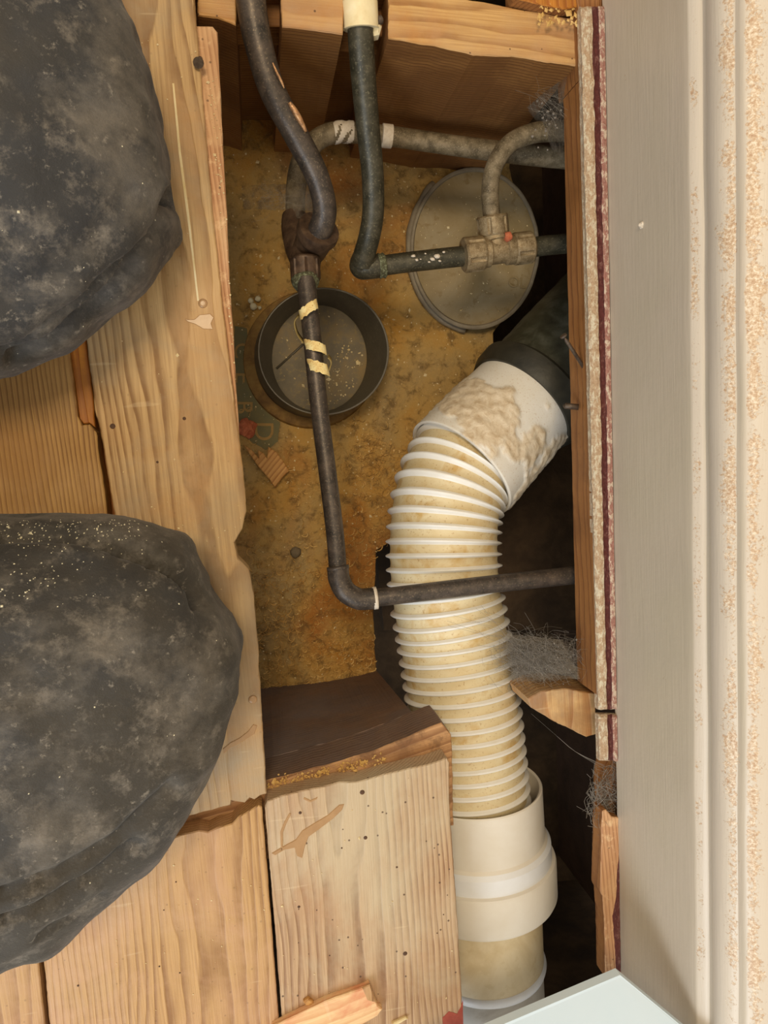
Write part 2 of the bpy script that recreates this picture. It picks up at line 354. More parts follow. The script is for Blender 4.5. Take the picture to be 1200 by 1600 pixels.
def frames(path):
    ts = []
    for i in range(len(path)):
        a = path[max(0, i-1)]; b = path[min(len(path)-1, i+1)]; ts.append((b-a).normalized())
    u = ts[0].cross(Vector((0, 0, 1)))
    if u.length < .1: u = ts[0].cross(Vector((1, 0, 0)))
    u.normalize(); us = [u]
    for i in range(1, len(path)):
        q = ts[i-1].rotation_difference(ts[i]); u = q @ us[-1]; u = (u-ts[i]*u.dot(ts[i])).normalized(); us.append(u)
    return ts, us
def tube(mb, path, rad, seg=20, caps=True, mat=0, mod=None):
    ts, us = frames(path); v = []; f = []; n = len(path)
    R = rad if callable(rad) else (lambda i: rad) if not isinstance(rad, (list, tuple)) else (lambda i: rad[i])
    for i, p in enumerate(path):
        w = ts[i].cross(us[i])
        for j in range(seg):
            a = 2*math.pi*j/seg; r = R(i)*(mod(i, a) if mod else 1)
            v.append(p+(us[i]*math.cos(a)+w*math.sin(a))*r)
    for i in range(n-1):
        for j in range(seg):
            k = (j+1) % seg; f.append((i*seg+j, i*seg+k, (i+1)*seg+k, (i+1)*seg+j))
    mm = [mat(i//seg) if callable(mat) else mat for i in range(len(f))]
    if caps:
        f.append(tuple(range(seg-1, -1, -1))); f.append(tuple(range((n-1)*seg, n*seg))); mm += [mm[0], mm[-1]]
    mb.add(v, f, mm)
def pxpath(pts, n=10): return cat([P(*p) for p in pts], n)
def lathe(mb, a, b, prof, seg=32, mat=0, mod=None):
    """revolve along the segment a-b; prof = [(t along 0..1, radius)]"""
    a, b = Vector(a), Vector(b)
    path = [a.lerp(b, t) for t, r in prof]; d = (b-a).normalized()
    u = d.cross(Vector((0, 0, 1)));
    if u.length < .1: u = d.cross(Vector((1, 0, 0)))
    u.normalize(); w = d.cross(u); v = []; f = []; mm = []
    for i, (t, r) in enumerate(prof):
        for j in range(seg):
            an = 2*math.pi*j/seg; rr = r*(mod(t, an) if mod else 1); v.append(path[i]+(u*math.cos(an)+w*math.sin(an))*rr)
    for i in range(len(prof)-1):
        for j in range(seg):
            k = (j+1) % seg; f.append((i*seg+j, i*seg+k, (i+1)*seg+k, (i+1)*seg+j)); mm.append(mat(prof[i][0]) if callable(mat) else mat)
    f.append(tuple(range(seg-1, -1, -1))); f.append(tuple(range((len(prof)-1)*seg, len(prof)*seg))); mm += [mm[0], mm[-1]]
    mb.add(v, f, mm)
def box(mb, x0, x1, y0, y1, z0, z1, m=0):
    v = [(x, y, z) for x in (x0, x1) for y in (y0, y1) for z in (z0, z1)]
    mb.add(v, [(0, 1, 3, 2), (4, 6, 7, 5), (0, 4, 5, 1), (2, 3, 7, 6), (0, 2, 6, 4), (1, 5, 7, 3)], m)
def ico(r, sub=2, squash=(1, 1, 1), nz=.15, seed=0, c=(0, 0, 0)):
    bm = bmesh.new(); bmesh.ops.create_icosphere(bm, subdivisions=sub, radius=1)
    v = []
    for q in bm.verts:
        p = q.co*(1+nz*noise.noise(q.co*1.7+Vector((seed, 0, 0)))*2); v.append(Vector(c)+Vector((p.x*squash[0], p.y*squash[1], p.z*squash[2]))*r)
    f = [tuple(a.index for a in q.verts) for q in bm.faces]; bm.free(); return v, f

ZB = -.27        # level of the bottom of the void
TH = .020        # board thickness
# ---------------------------------------------------------------- skirting line
f0, f1 = P(945, 0), P(972, 1525)
sd = (f1-f0).normalized(); sn = Vector((-sd.y, sd.x, 0));
if sn.x < 0: sn = -sn                       # towards the wall (right)
sk0 = f0-sd*.25; sk1 = f1+sd*.30
prof = [(0, 0, 0, 0), (0, .05, 0, 0), (0, .108, 0, 0), (0, .116, .0, 0), (.0006, .1185, .42, 1), (.003, .1215, .40, 1), (.0042, .1235, .1, 1), (.0060, .1245, 0, .2), (.0062, .128, 0, .0), (.0050, .1305, 0, .2),
        (.0036, .134, 0, .8), (.0030, .138, 0, 1), (.0030, .142, .15, 1), (.0040, .1465, .38, 1), (.0058, .150, .58, 1), (.0080, .1525, .62, 1), (.0092, .1535, .3, .4), (.0096, .1570, 0, 0), (.0104, .1590, .0, .2), (.0118, .1605, .55, 1), (.0150, .1625, .75, 1), (.0185, .1640, .45, 1), (.0220, .165, .3, 1), (.026, .166, .2, 1)]
v = []; f = []; wear = []; cream = []; NS = 120
for i in range(NS+1):
    b = sk0.lerp(sk1, i/NS)
    for (t, h, w, c) in prof:
        wob = .0006*noise.noise(Vector((i*.21, h*60, 0)))
        v.append(b+sn*(t+wob)+Vector((0, 0, h-(.004 if h == 0 else 0)))); wear.append(w+.22*noise.noise(Vector((i*.13, h*9, 5)))*(1 if w else 0)); cream.append(c)
    v.append(b+sn*.034+Vector((0, 0, .166))); wear.append(0); cream.append(1)
    v.append(b+sn*.034+Vector((0, 0, -.004))); wear.append(0); cream.append(0)
k = len(prof)+2
for i in range(NS):
    for j in range(k): f.append((i*k+j, i*k+(j+1) % k, (i+1)*k+(j+1) % k, (i+1)*k+j))
f.append(tuple(range(k))); f.append(tuple(NS*k+j for j in reversed(range(k))))
o = mk('baseboard_right', v, f, 'skirt', None, 35, attrs={'wear': wear, 'cream': cream})
tag(o, 'greige painted skirting board with worn moulded top along the wall', kind='structure')
# wall behind the skirting
mb = MB()
w0 = sk0+sn*.034; w1 = sk1+sn*.034
mb.add([w0+Vector((0, 0, 0)), w1+Vector((0, 0, 0)), w1+sn*.1, w0+sn*.1, w0+Vector((0, 0, 1.3)), w1+Vector((0, 0, 1.3)), w1+sn*.1+Vector((0, 0, 1.3)), w0+sn*.1+Vector((0, 0, 1.3))],
       [(0, 1, 2, 3), (4, 7, 6, 5), (0, 4, 5, 1), (1, 5, 6, 2), (2, 6, 7, 3), (3, 7, 4, 0)], 0)
tag(mb.build('wall_right', 'wallpaint'), 'plain pale plaster wall rising behind the skirting board', kind='structure')
# unseen walls added to close the void and keep it dark
fb = sn*.22
mb = MB(); a0, a1 = sk0+fb, sk1+fb
mb.add([a0+Vector((0, 0, -.7)), a1+Vector((0, 0, -.7)), a1+sn*.09+Vector((0, 0, -.7)), a0+sn*.09+Vector((0, 0, -.7)), a0+Vector((0, 0, -.006)), a1+Vector((0, 0, -.006)), a1+sn*.09+Vector((0, 0, -.006)), a0+sn*.09+Vector((0, 0, -.006))],
       [(0, 1, 2, 3), (4, 7, 6, 5), (0, 4, 5, 1), (1, 5, 6, 2), (2, 6, 7, 3), (3, 7, 4, 0)], 0)
tag(mb.build('trim_1', 'voidwall'), 'dark wall added below the floor to close off the void', kind='structure')
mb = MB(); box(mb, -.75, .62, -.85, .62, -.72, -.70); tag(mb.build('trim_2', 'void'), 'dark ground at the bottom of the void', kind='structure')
for k_, (x0, x1, y0, y1) in enumerate([(-.75, -.70, -.85, .62), (-.70, .62, .57, .62), (-.70, .62, -.85, -.80)]):  # out-of-view sides added so light does not leak in below the boards
    mb = MB(); box(mb, x0, x1, y0, y1, -.70, -.024); tag(mb.build('trim_%d' % (k_+3), 'void'), 'dark unseen side added under the floorboards to keep light out of the void', kind='structure')

# ---------------------------------------------------------------- floorboards
floor = empty('floor', (0, 0, -TH), 'bare pine floorboards cut open over a pipe void', kind='structure')
bd = {}
bd['A'] = slab('floorboard', [(190, -260), (283, -260), (303, 0), (318, 170), (332, 330), (348, 480), (368, 640), (382, 760), (385, 800), (378, 826), (366, 848), (372, 872), (388, 890), (396, 930), (402, 1000), (407, 1080), (411, 1150), (417, 1240),
        (407, 1243), (398, 1250), (390, 1247), (382, 1255), (372, 1253), (362, 1251), (360, 1258), (345, 1262), (330, 1266), (318, 1268), (306, 1272), (294, 1275), (286, 1277), (270, 1284), (230, 1296), (204, 1000), (179, 806), (168, 740), (157, 672), (148, 640), (143, 590), (136, 545), (110, 300), (70, -260)],
        0, TH, ['A', 'A'], floor, jit=.0007, step=.0025, seed=1)
bd['B'] = slab('floorboard', [(-320, -260), (66, -260), (85, 300), (108, 548), (114, 600), (121, 650), (128, 664), (140, 663), (150, 676), (158, 735), (167, 806), (186, 1000), (215, 1290), (-30, 1330), (-300, 1330)],
        0, TH, ['B', 'B'], floor, jit=.0007, step=.003, seed=2)
bd['C'] = slab('floorboard', [(40, 1360), (270, 1310), (284, 1304), (310, 1298), (325, 1300), (345, 1292), (362, 1287), (372, 1276), (390, 1266), (404, 1258), (409, 1262), (413, 1300), (419, 1380), (427, 1480), (436, 1600), (443, 1740), (95, 1760), (78, 1600), (66, 1487)],
        0, TH, ['C', 'C'], floor, jit=.0006, step=.003, seed=3)
bd['D'] = slab('floorboard', [(414, 1262), (418, 1252), (440, 1243), (470, 1236), (500, 1230), (530, 1222), (556, 1222), (590, 1213), (640, 1200), (670, 1194), (698, 1184), (702, 1192), (702, 1250), (708, 1340), (715, 1440), (722, 1560), (724, 1740), (452, 1740), (441, 1600), (432, 1480), (424, 1380), (417, 1300)],
        0, TH, ['D', 'D'], floor, jit=.0005, step=.003, seed=4)
bd['E'] = slab('floorboard', [(-320, 1365), (32, 1365), (58, 1486), (70, 1600), (86, 1760), (-320, 1760)], 0, TH, ['C', 'C'], floor, jit=.0005, step=.003, seed=5)
# broken tongue in the split, glue drips, red paint, specks and dents
slab('broken_tongue', [(98, 480), (134, 530), (142, 590), (147, 640), (149, 668), (140, 662), (131, 663), (124, 655), (118, 610), (110, 560)], -.0045, .008, ['orange', 'orange'], bd['A'], jit=.0006, step=.002)
slab('packing_strip', [(-60, 420), (240, 420), (240, 1240), (-40, 1240)], -TH-.002, .012, ['orange', 'orange'], floor, jit=.0, step=.02)
slab('glue_drip', [(424, 1334), (440, 1324), (462, 1312), (472, 1298), (490, 1287), (512, 1274), (530, 1258), (538, 1257), (535, 1266), (520, 1280), (500, 1295), (482, 1308), (476, 1325), (472, 1341), (464, 1338), (460, 1325), (445, 1328), (430, 1337)], .0006, .0008, ['glue', 'chip'], bd['D'], jit=.0003, step=.0015, bev=.0005)
slab('glue_drip', [(439, 1330), (438, 1300), (444, 1285), (452, 1271), (455, 1272), (447, 1288), (442, 1302), (442, 1328)], .0006, .0008, ['glue', 'chip'], bd['D'], jit=.0002, step=.0015, bev=.0003)
slab('glue_drip', [(475, 1246), (485, 1251), (496, 1246), (495, 1249), (485, 1254), (474, 1249)], .0005, .0007, ['glue', 'chip'], bd['D'], jit=.0001, step=.0015, bev=.0002)
slab('glue_drip', [(289, 499), (304, 499), (312, 492), (328, 490), (334, 496), (330, 505), (333, 514), (318, 514), (306, 507), (294, 503)], .0006, .0008, ['glue', 'chip'], bd['A'], jit=.0003, step=.0015, bev=.0004)
slab('glue_drip', [(348, 1170), (360, 1160), (374, 1153), (388, 1142), (396, 1132), (402, 1134), (398, 1146), (386, 1154), (372, 1163), (360, 1168), (350, 1178)], .0006, .0008, ['glue', 'chip'], bd['A'], jit=.0003, step=.0015, bev=.0004)
slab('red_paint', [(692, 1590), (702, 1580), (714, 1584), (720, 1574), (723, 1562), (725, 1640), (692, 1640)], .0003, .0004, ['redpaint', 'redpaint'], bd['D'], jit=.0006, step=.0015, bev=.0001)
slab('scratch', [(269, 130), (272, 130), (283, 240), (295, 330), (303, 400), (311, 470), (308, 470), (300, 400), (291, 330), (279, 240)], .0003, .0004, ['chip', 'chip'], bd['A'], jit=.0001, step=.003, bev=.0001)
def disc(name, px, py, r, mat, parent, h=.0012, z=0.0, n=12, seed=0):
    c = P(px, py, z); mb = MB(); vv = []; ff = []
    for (rr, zz) in ((1, 0), (.9, h*.8), (.45, h)):
        for j in range(n):
            a = 2*math.pi*j/n; q = r*rr*(1+.15*noise.noise(Vector((j, px, seed)))); vv.append(c+Vector((math.cos(a)*q, math.sin(a)*q, zz)))
    for i in range(2):
        for j in range(n): ff.append((i*n+j, i*n+(j+1) % n, (i+1)*n+(j+1) % n, (i+1)*n+j))
    ff.append(tuple(range(2*n, 3*n))); ff.append(tuple(reversed(range(n)))); mb.add(vv, ff)
    return mb.build(name, mat, parent, True)
for (x, y, b) in [(317, 474, 'A'), (395, 1093, 'A'), (362, 985, 'A')]: disc('nail_head', x, y, .0035, 'glue', bd[b], .0007)
M['knot'] = mottled('knot_dark', [S(60, 38, 22), S(104, 70, 42)], 200, .7)
for (x, y, b, r) in [(469, 1270, 'D', .0018), (571, 1309, 'D', .0022), (620, 1355, 'D', .0012), (633, 1490, 'D', .0026), (693, 1429, 'D', .0008), (683, 1458, 'D', .0008), (534, 1325, 'D', .0010), (467, 1417, 'D', .0016),
                     (515, 1493, 'D', .0008), (288, 654, 'A', .0018), (246, 722, 'A', .0013), (176, 666, 'A', .0028), (275, 1378, 'C', .0009), (256, 1422, 'C', .0008), (249, 1510, 'C', .0010), (281, 1520, 'C', .0009), (122, 1540, 'C', .0012), (566, 1238, 'D', .0028)]:
    disc('dark_speck', x, y, r*.75, 'knot', bd[b], .0003, n=8)

# ---------------------------------------------------------------- joists
def joist(name, pxs, z, depth, tm, smt, label, **k):
    o = slab(name, pxs, z, depth, [tm, smt], None, **k); return tag(o, label, 'joist')
JZ = -TH-.0005
J1 = joist('joist', [(180, -110), (310, -100), (309, 24), (340, 28), (368, 40), (369, -30), (438, -30), (440, 42), (480, 47), (535, 53), (538, -22), (606, -22), (607, 60), (680, 72), (740, 86), (800, 88), (850, 96), (901, 103), (902, 30), (850, 20), (780, 8), (720, -4), (640, -30), (560, -60), (460, -70), (340, -90)],
      JZ, .2495, 'joist_top', 'joist_face', 'notched pine joist crossing the top of the void under the two dark pipes', jit=.0007, step=.003, seed=6)
J2 = joist('joist', [(-40, 1330), (200, 1280), (330, 1245), (418, 1219), (480, 1203), (560, 1180), (600, 1166), (640, 1150), (680, 1132), (690, 1130), (704, 1148), (707, 1180), (708, 1290), (560, 1320), (380, 1350), (-30, 1400)],
      JZ, .046, 'joist_edge', 'joist_dark', 'dark brown stained joist with sawn end beside the ribbed waste pipe', jit=.0009, step=.003, seed=7)
web = slab_w('joist_web', [P(x, y, JZ)-Vector((0, 0, .0455)) for x, y in [(-40, 1330), (200, 1280), (330, 1245), (418, 1219), (480, 1203), (560, 1180), (600, 1166), (640, 1150), (660, 1141), (664, 1290), (560, 1320), (380, 1350), (-30, 1400)]], .204, ['joist_dark', 'joist_dark'], J2, jit=.0009, step=.003, seed=7)
for q in web.data.vertices:                       # the foot of the face runs slightly askew
    if q.co.z < .05: q.co.y -= max(0, min(.03, .022*((WL[web.name].x+q.co.x-.007)/.14)))
slab('notch_floor', [(371, -28), (437, -28), (439, 41), (369, 39)], -.052, .03, ['joist_face', 'joist_face'], J1, jit=.0003, step=.003)
slab('notch_floor', [(540, -20), (604, -20), (605, 57), (537, 51)], -.052, .03, ['joist_face', 'joist_face'], J1, jit=.0003, step=.003)
# pinkish sawn batten along the long board
o = slab('batten', [(290, -60), (304, 40), (332, 41), (339, 50), (345, 160), (349, 240), (354, 330), (358, 430), (364, 520), (369, 610), (374, 690), (377, 760), (340, 760)], -.006, .016, ['pink', 'pink'], None, jit=.0004, step=.003, seed=8)
tag(o, 'pinkish rough-sawn batten edge beside the long floorboard', 'batten')
# right-hand timber under the maroon strip
def lineR(y, dx=0.0): return 905+ (935-905)*(y/1190.0)+dx
o = slab('timber_plate', [(lineR(120, 3), 120), (lineR(400, 2), 400), (lineR(700, 1), 700), (lineR(900, 0), 900), (lineR(1085, 0), 1085), (975, 1085), (960, 120)], -.005, .040, ['brown', 'brown'], None, jit=.0003, step=.004, seed=9)
o.location.z -= 0; tag(o, 'brown timber running down the right side of the void below the maroon strip', 'timber')
o = slab('timber_plate', [(866, -200), (940, -200), (955, 118), (lineR(118, 3), 118), (lineR(30, 1), 30)], -.008, .05, ['brown', 'brown'], None, jit=.0004, step=.004, seed=9)
tag(o, 'short brown timber end above the dusty cobweb corner, under the maroon strip', 'timber')
# scraped strips: rough wood, maroon groove, pink paint
def strip(name, y0, y1, xl, xr, label, seed):
    n = int((y1-y0)/5); cols = [(0, -.006, 0), (.04, -.0012, 0), (.18, .0008, 0), (.36, .0014, 0), (.50, .0006, 0), (.545, -.0016, 1), (.70, -.0018, 1), (.76, -.0002, 2), (.86, .0008, 2), (1.0, .0002, 2)]
    v = []; f = []; mi = []
    K = len(cols)
    for i in range(n+1):
        y = y0+(y1-y0)*i/n
        for j, (u, z, m_) in enumerate(cols):
            a = xl(y); b = xr(y)
            w = (noise.noise(Vector((y*.035, j*1.3, seed)))*.6+noise.noise(Vector((y*.16, j*2.1, seed+4)))*.4)
            uu = u+(w*(.16 if j in (5, 6) else .07) if 0 < j < K-1 else w*.03*(j == 0))
            zz = z+w*.0011
            end = min(i, n-i)
            if end == 0: zz -= .002
            v.append(P(a+(b-a)*uu, y+(3*noise.noise(Vector((j*1.7, seed, 1))) if end == 0 else 0), zz+.0005))
    base = len(v)
    for i in range(n+1):
        y = y0+(y1-y0)*i/n
        for u in (1, 0): v.append(P(xl(y)+(xr(y)-xl(y))*u, y, -.012) if False else v[i*K+(K-1 if u else 0)]+Vector((0, 0, -.0045 if not u else -.006)))
    for i in range(n):
        for j in range(K-1): f.append((i*K+j, i*K+j+1, (i+1)*K+j+1, (i+1)*K+j)); mi.append(max(cols[j][2], 0) if cols[j][2] == cols[j+1][2] else cols[j+1][2] if cols[j+1][2] == 1 else cols[j][2])
        b0 = base+i*2; b1 = base+(i+1)*2
        f += [(i*K+K-1, b0, b1, (i+1)*K+K-1), (b0, b0+1, b1+1, b1), (b0+1, i*K, (i+1)*K, b1+1)]; mi += [2, 0, 0]
    f.append(tuple(list(range(K))+[base, base+1])); f.append(tuple(list(reversed(range(n*K, n*K+K)))+[base+2*n+1, base+2*n])); mi += [0, 0]
    o = mk(name, v, f, ['strip_wood', 'strip_red', 'strip_pink'], None, False, mi)
    return tag(o, label, 'board strip')
xr = lambda y: 944.3+27*y/1525
strip('board_remnant', 10, 1108, lambda y: lineR(y), xr, 'long scraped board strip with a maroon paint line against the skirting', 1.0)
strip('board_remnant', 1116, 1188, lambda y: 933+(y-1116)*.03, xr, 'short snapped strip piece just below the long maroon-lined strip', 2.0)
def stripB(y): return 938+(y-1265)*.02+(6 if y < 1390 else 0)*0
o = slab('board_remnant', [(941, 1268), (948, 1266), (956, 1276), (967, 1278), (969, 1380), (971, 1526), (946, 1528), (945, 1450), (942, 1400), (938, 1393), (940, 1330)], -.002, .018, ['pink', 'brown'], None, jit=.0008, step=.002, seed=12)
tag(o, 'split strip remnant standing by the skirting near the white panel', 'board strip')
slab('paint_scrape', [(956, 1432), (962, 1400), (967, 1330), (969, 1330), (971, 1520), (962, 1518), (960, 1470)], -.0015, .0008, ['strip_red', 'strip_red'], o, jit=.0008, step=.002)
o = slab('backing_timber', [(958, 1180), (969, 1180), (972, 1300), (955, 1290), (950, 1240)], -.02, .03, ['brown', 'brown'], None, jit=.0008, step=.003, seed=13)
tag(o, 'dark timber stub behind the gap in the strip, under cobwebs', 'timber')
# noggin stub
o = slab('noggin', [(824, 1092), (846, 1080), (880, 1076), (931, 1084), (932, 1148), (916, 1152), (888, 1138), (858, 1124), (830, 1106)], -.03, .05, ['noggin', 'noggin'], None, jit=.0010, step=.0025, seed=14)
tag(o, 'short rough noggin stub poking out beside the ribbed pipe', 'noggin')
# timber and rubble above the top joist
o = slab('board_end', [(800, -60), (805, -3), (850, 8), (880, 14), (905, 10), (940, -8), (940, -60)], -.010, .02, ['orange', 'brown'], None, jit=.0008, step=.0025, seed=15)
tag(o, 'orange torn board end behind the top joist in the far corner', 'board')

# ---------------------------------------------------------------- subfloor slab at the bottom of the void
sub = [(200, 150), (800, 150), (796, 262), (806, 300), (824, 340), (826, 430), (800, 485), (770, 520), (780, 620), (740, 760), (640, 830), (588, 860), (583, 960), (590, 1100), (200, 1130)]
o = slab('trim_6', sub, ZB, .03, ['subfloor', 'subfloor'], None, jit=.0012, step=.005, seed=16)
tag(o, 'dusty brown board at the bottom of the void strewn with shavings', kind='structure')
SUB = o
# ledge under the right end of the slab (brown, deeper)
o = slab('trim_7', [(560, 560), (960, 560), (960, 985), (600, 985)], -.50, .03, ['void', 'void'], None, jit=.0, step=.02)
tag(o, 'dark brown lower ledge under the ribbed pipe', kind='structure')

# faded stencil print on the slab: ground and letters
pr = slab('printed_patch', [(366, 510), (386, 512), (392, 600), (425, 650), (438, 660), (434, 690), (415, 704), (392, 690), (372, 670), (366, 600)], ZB+.0004, .0006, ['printdark', 'printdark'], SUB, jit=.0012, step=.003, bev=.0001)
def text(ch, px, py, size, rot, mat, z, name, parent):
    c = bpy.data.curves.new('t', 'FONT'); c.body = ch; c.size = size; c.extrude = .0002; c.align_x = 'CENTER'; c.align_y = 'CENTER'
    t = bpy.data.objects.new('t', c); COL.objects.link(t); dg = bpy.context.evaluated_depsgraph_get()
    me = bpy.data.meshes.new_from_object(t.evaluated_get(dg)); bpy.data.objects.remove(t)
    R = Matrix.Rotation(rot, 4, 'Z'); p = P(px, py, z)
    vs = [p+R @ q.co for q in me.vertices]; fs = [tuple(q.vertices) for q in me.polygons]
    return mk(name, vs, fs, mat, parent)
for i, (ch, x, y, s_) in enumerate([('D', 411, 674, .030), ('B', 380, 636, .027), ('E', 379, 590, .026), ('C', 378, 548, .026)]):
    text(ch, x, y, s_, -math.pi/2, 'printtan', ZB+.0007, 'printed_letter', SUB)

# ---------------------------------------------------------------- plastic pot sunk in the slab
pot = empty('plastic_pot', P(487, 560, ZB), 'dark grey round plastic drain cup under the taped vertical pipe', 'drain cup')
def ringloft(mb, rings, seg=72, mat=0, close_last=False, ell=None):
    """rings: (px,py,z,rx_px,ry_px)"""
    v = []; f = []; mm = []
    for (x, y, z, rx, ry) in rings:
        for j in range(seg):
            a = 2*math.pi*j/seg; v.append(P(x+math.cos(a)*rx, y+math.sin(a)*ry, z))
    for i in range(len(rings)-1):
        for j in range(seg):
            k = (j+1) % seg; f.append((i*seg+j, i*seg+k, (i+1)*seg+k, (i+1)*seg+j)); mm.append(mat[i] if isinstance(mat, (list, tuple)) else mat)
    if close_last: f.append(tuple(range((len(rings)-1)*seg, len(rings)*seg))); mm.append(mat[-1] if isinstance(mat, (list, tuple)) else mat)
    mb.add(v, f, mm)
mb = MB(); ringloft(mb, [(486, 562, ZB, 106, 108), (486, 561, ZB+.004, 105, 106), (487, 561, ZB+.005, 101, 102), (489, 560, ZB+.005, 91, 92), (489, 560, ZB-.002, 90, 90)]); mb.build('flange', 'flange', pot, 40)
mb = MB(); ringloft(mb, [(494, 557, ZB+.002, 97, 97), (505, 549, ZB+.055, 103, 100), (505.5, 549, ZB+.057, 102, 99.5), (505, 549, ZB+.057, 100, 97.5), (504, 550, ZB+.054, 99, 96.5), (500, 559, ZB+.012, 76, 84), (499, 560, ZB+.008, 74, 83)]); mb.build('cup_wall', 'pot', pot, 40)
mb = MB(); ringloft(mb, [(499, 560, ZB+.002, 74, 83), (499, 560, ZB+.0085, 74, 83), (499, 560, ZB+.009, 70, 79), (499, 560, ZB+.009, 5, 5)], close_last=True); mb.build('cup_floor', 'potfloor', pot, 40)
mb = MB(); tube(mb, [P(432, 576, ZB+.0095), P(466, 545, ZB+.0095), P(480, 532, ZB+.0095)], .0012, 8); mb.build('moulding_seam', 'pot', pot, True)
# ---------------------------------------------------------------- round lid
lid = empty('round_lid', P(742, 388, ZB), 'large dusty grey round lid lying under the brass tee', 'lid')
zl = lambda x: ZB+.012+(x-640)*.00005
def lring(s, dz, ox=0, oy=0, n=96):
    out = []
    for j in range(n):
        a = 2*math.pi*j/n; x = 742+ox+math.cos(a)*101*s; y = 388+oy+math.sin(a)*127*s
        jag = 1+(.010*noise.noise(Vector((math.cos(a)*9, math.sin(a)*9, 2))) if math.cos(a) > .2 else .002*noise.noise(Vector((math.cos(a)*5, math.sin(a)*5, 2))))
        x = 742+ox+math.cos(a)*101*s*jag; out.append(P(x, y, zl(x)+dz))
    return out
def lofts(mb, rings, mats_, cap=True):
    n = len(rings[0]); v = [p for r in rings for p in r]; f = []; mm = []
    for i in range(len(rings)-1):
        for j in range(n): k = (j+1) % n; f.append((i*n+j, i*n+k, (i+1)*n+k, (i+1)*n+j)); mm.append(mats_)
    if cap: f.append(tuple(range((len(rings)-1)*n, len(rings)*n))); mm.append(mats_)
    mb.add(v, f, mm)
mb = MB(); lofts(mb, [lring(1.0, -.010), lring(1.0, -.001), lring(.985, .0), lring(.955, .0), lring(.94, -.002)], 0, False); mb.build('lid_rim', 'lidrim', lid, 40)
mb = MB(); lofts(mb, [lring(.95, -.010), lring(.95, -.0025), lring(.93, -.0018), lring(.5, -.0014), lring(.1, -.0012)], 0); mb.build('lid_plate', 'lid', lid, 40)
mb = MB(); lofts(mb, [lring(.30, -.0012, 6, 22), lring(.30, .0, 6, 22), lring(.28, .0, 6, 22), lring(.28, -.0012, 6, 22)], 0, False)
text('OL', 808, 442, .017, math.radians(-4), 'lid', zl(808)-.0005, 'embossed_mark', lid)
# crescent of grey sealant round the left of the lid
mb = MB(); pth = [P(742-math.cos(a)*103, 388+math.sin(a)*129, ZB+.004) for a in [(-.9+i*.08) for i in range(30)]]
tube(mb, pth, lambda i: .004+.0015*noise.noise(Vector((i*.4, 0, 0))), 8); mb.build('sealant_bead', 'lidrim', lid, True)

# ---------------------------------------------------------------- pipes
def pipe(name, pts, wpx, mat, label=None, n=10, seg=24, parent=None, cat='pipe', wob=.0):
    path = pxpath(pts, n); mb = MB()
    if isinstance(wpx, (int, float)): wpx = [wpx]*len(pts)
    def R(i):
        t = i/n; a = int(min(t, len(wpx)-1)); b = min(a+1, len(wpx)-1); return (wpx[a]*(1-(t-a))+wpx[b]*(t-a))/2*mpp(path[i])*(1+wob*noise.noise(Vector((i*.3, 1, 0))))
    tube(mb, path, R, seg); o = mb.build(name, mat, parent, 50)
    if parent is None: tag(o, label, cat)
    return o
# pipe 1: bent from the top notch down into the brown elbow
t1 = empty('copper_pipe', P(480, 380, -.09), 'thick dark pipe bending down from the left joist notch', 'pipe')
pipe('pipe_run', [(385, -190, -.012), (386, -60, -.014), (392, 0, -.016), (402, 60, -.020), (425, 140, -.028), (462, 210, -.038), (493, 270, -.048), (507, 320, -.058), (503, 352, -.068), (490, 376, -.082)], [48, 48, 47, 45, 42, 40, 38, 37, 38, 40], 'pipe', parent=t1)
el = empty('elbow_fitting', P(480, 400, -.10), 'dark brown compression elbow above the taped pipe', 'pipe fitting')
mb = MB(); c0 = P(487, 383, -.092)
tube(mb, cat([P(497, 362, -.076), c0, P(479, 400, -.098), P(477, 418, -.098)], 6), lambda i: .0165*(1-.012*i), 24); mb.build('elbow_body', 'fitting_dark', el, 50)
mb = MB(); lathe(mb, P(499, 357, -.072), P(492, 372, -.082), [(0, .0125), (0, .0178), (.5, .0185), (1, .0165)], 32); mb.build('socket_lip', 'fitting_dark', el, 40)
mb = MB(); tube(mb, cat([P(461, 338, -.125), P(461, 358, -.120), P(467, 385, -.108), P(475, 402, -.10)], 6), lambda i: .0118+.0001*i, 16); mb.build('side_branch', 'fitting_dark', el, 50)
def nut(a, b, r, mat, parent, fl=8, name='compression_nut'):
    mb = MB()
    def md(t, an):
        g = math.cos(an*fl); return 1-(.09 if g > .80 and .12 < t < .93 else 0)
    lathe(mb, a, b, [(0, r*.78), (0, r*.92), (.08, r), (.12, r), (.16, r), (.5, r), (.86, r), (.93, r*.99), (1, r*.93), (1, r*.7)], 64, mod=md)
    return mb.build(name, mat, parent, 30)
nut(P(476, 402, -.085), P(478, 438, -.085), 23.5*mpp(P(477, 420, -.085)), 'fitting_dark', el)
mb = MB(); lathe(mb, P(477, 437, -.083), P(479, 450, -.080), [(0, .0125), (.5, .0115), (1, .0092)], 24); mb.build('corroded_ring', 'verdigris', el, True)
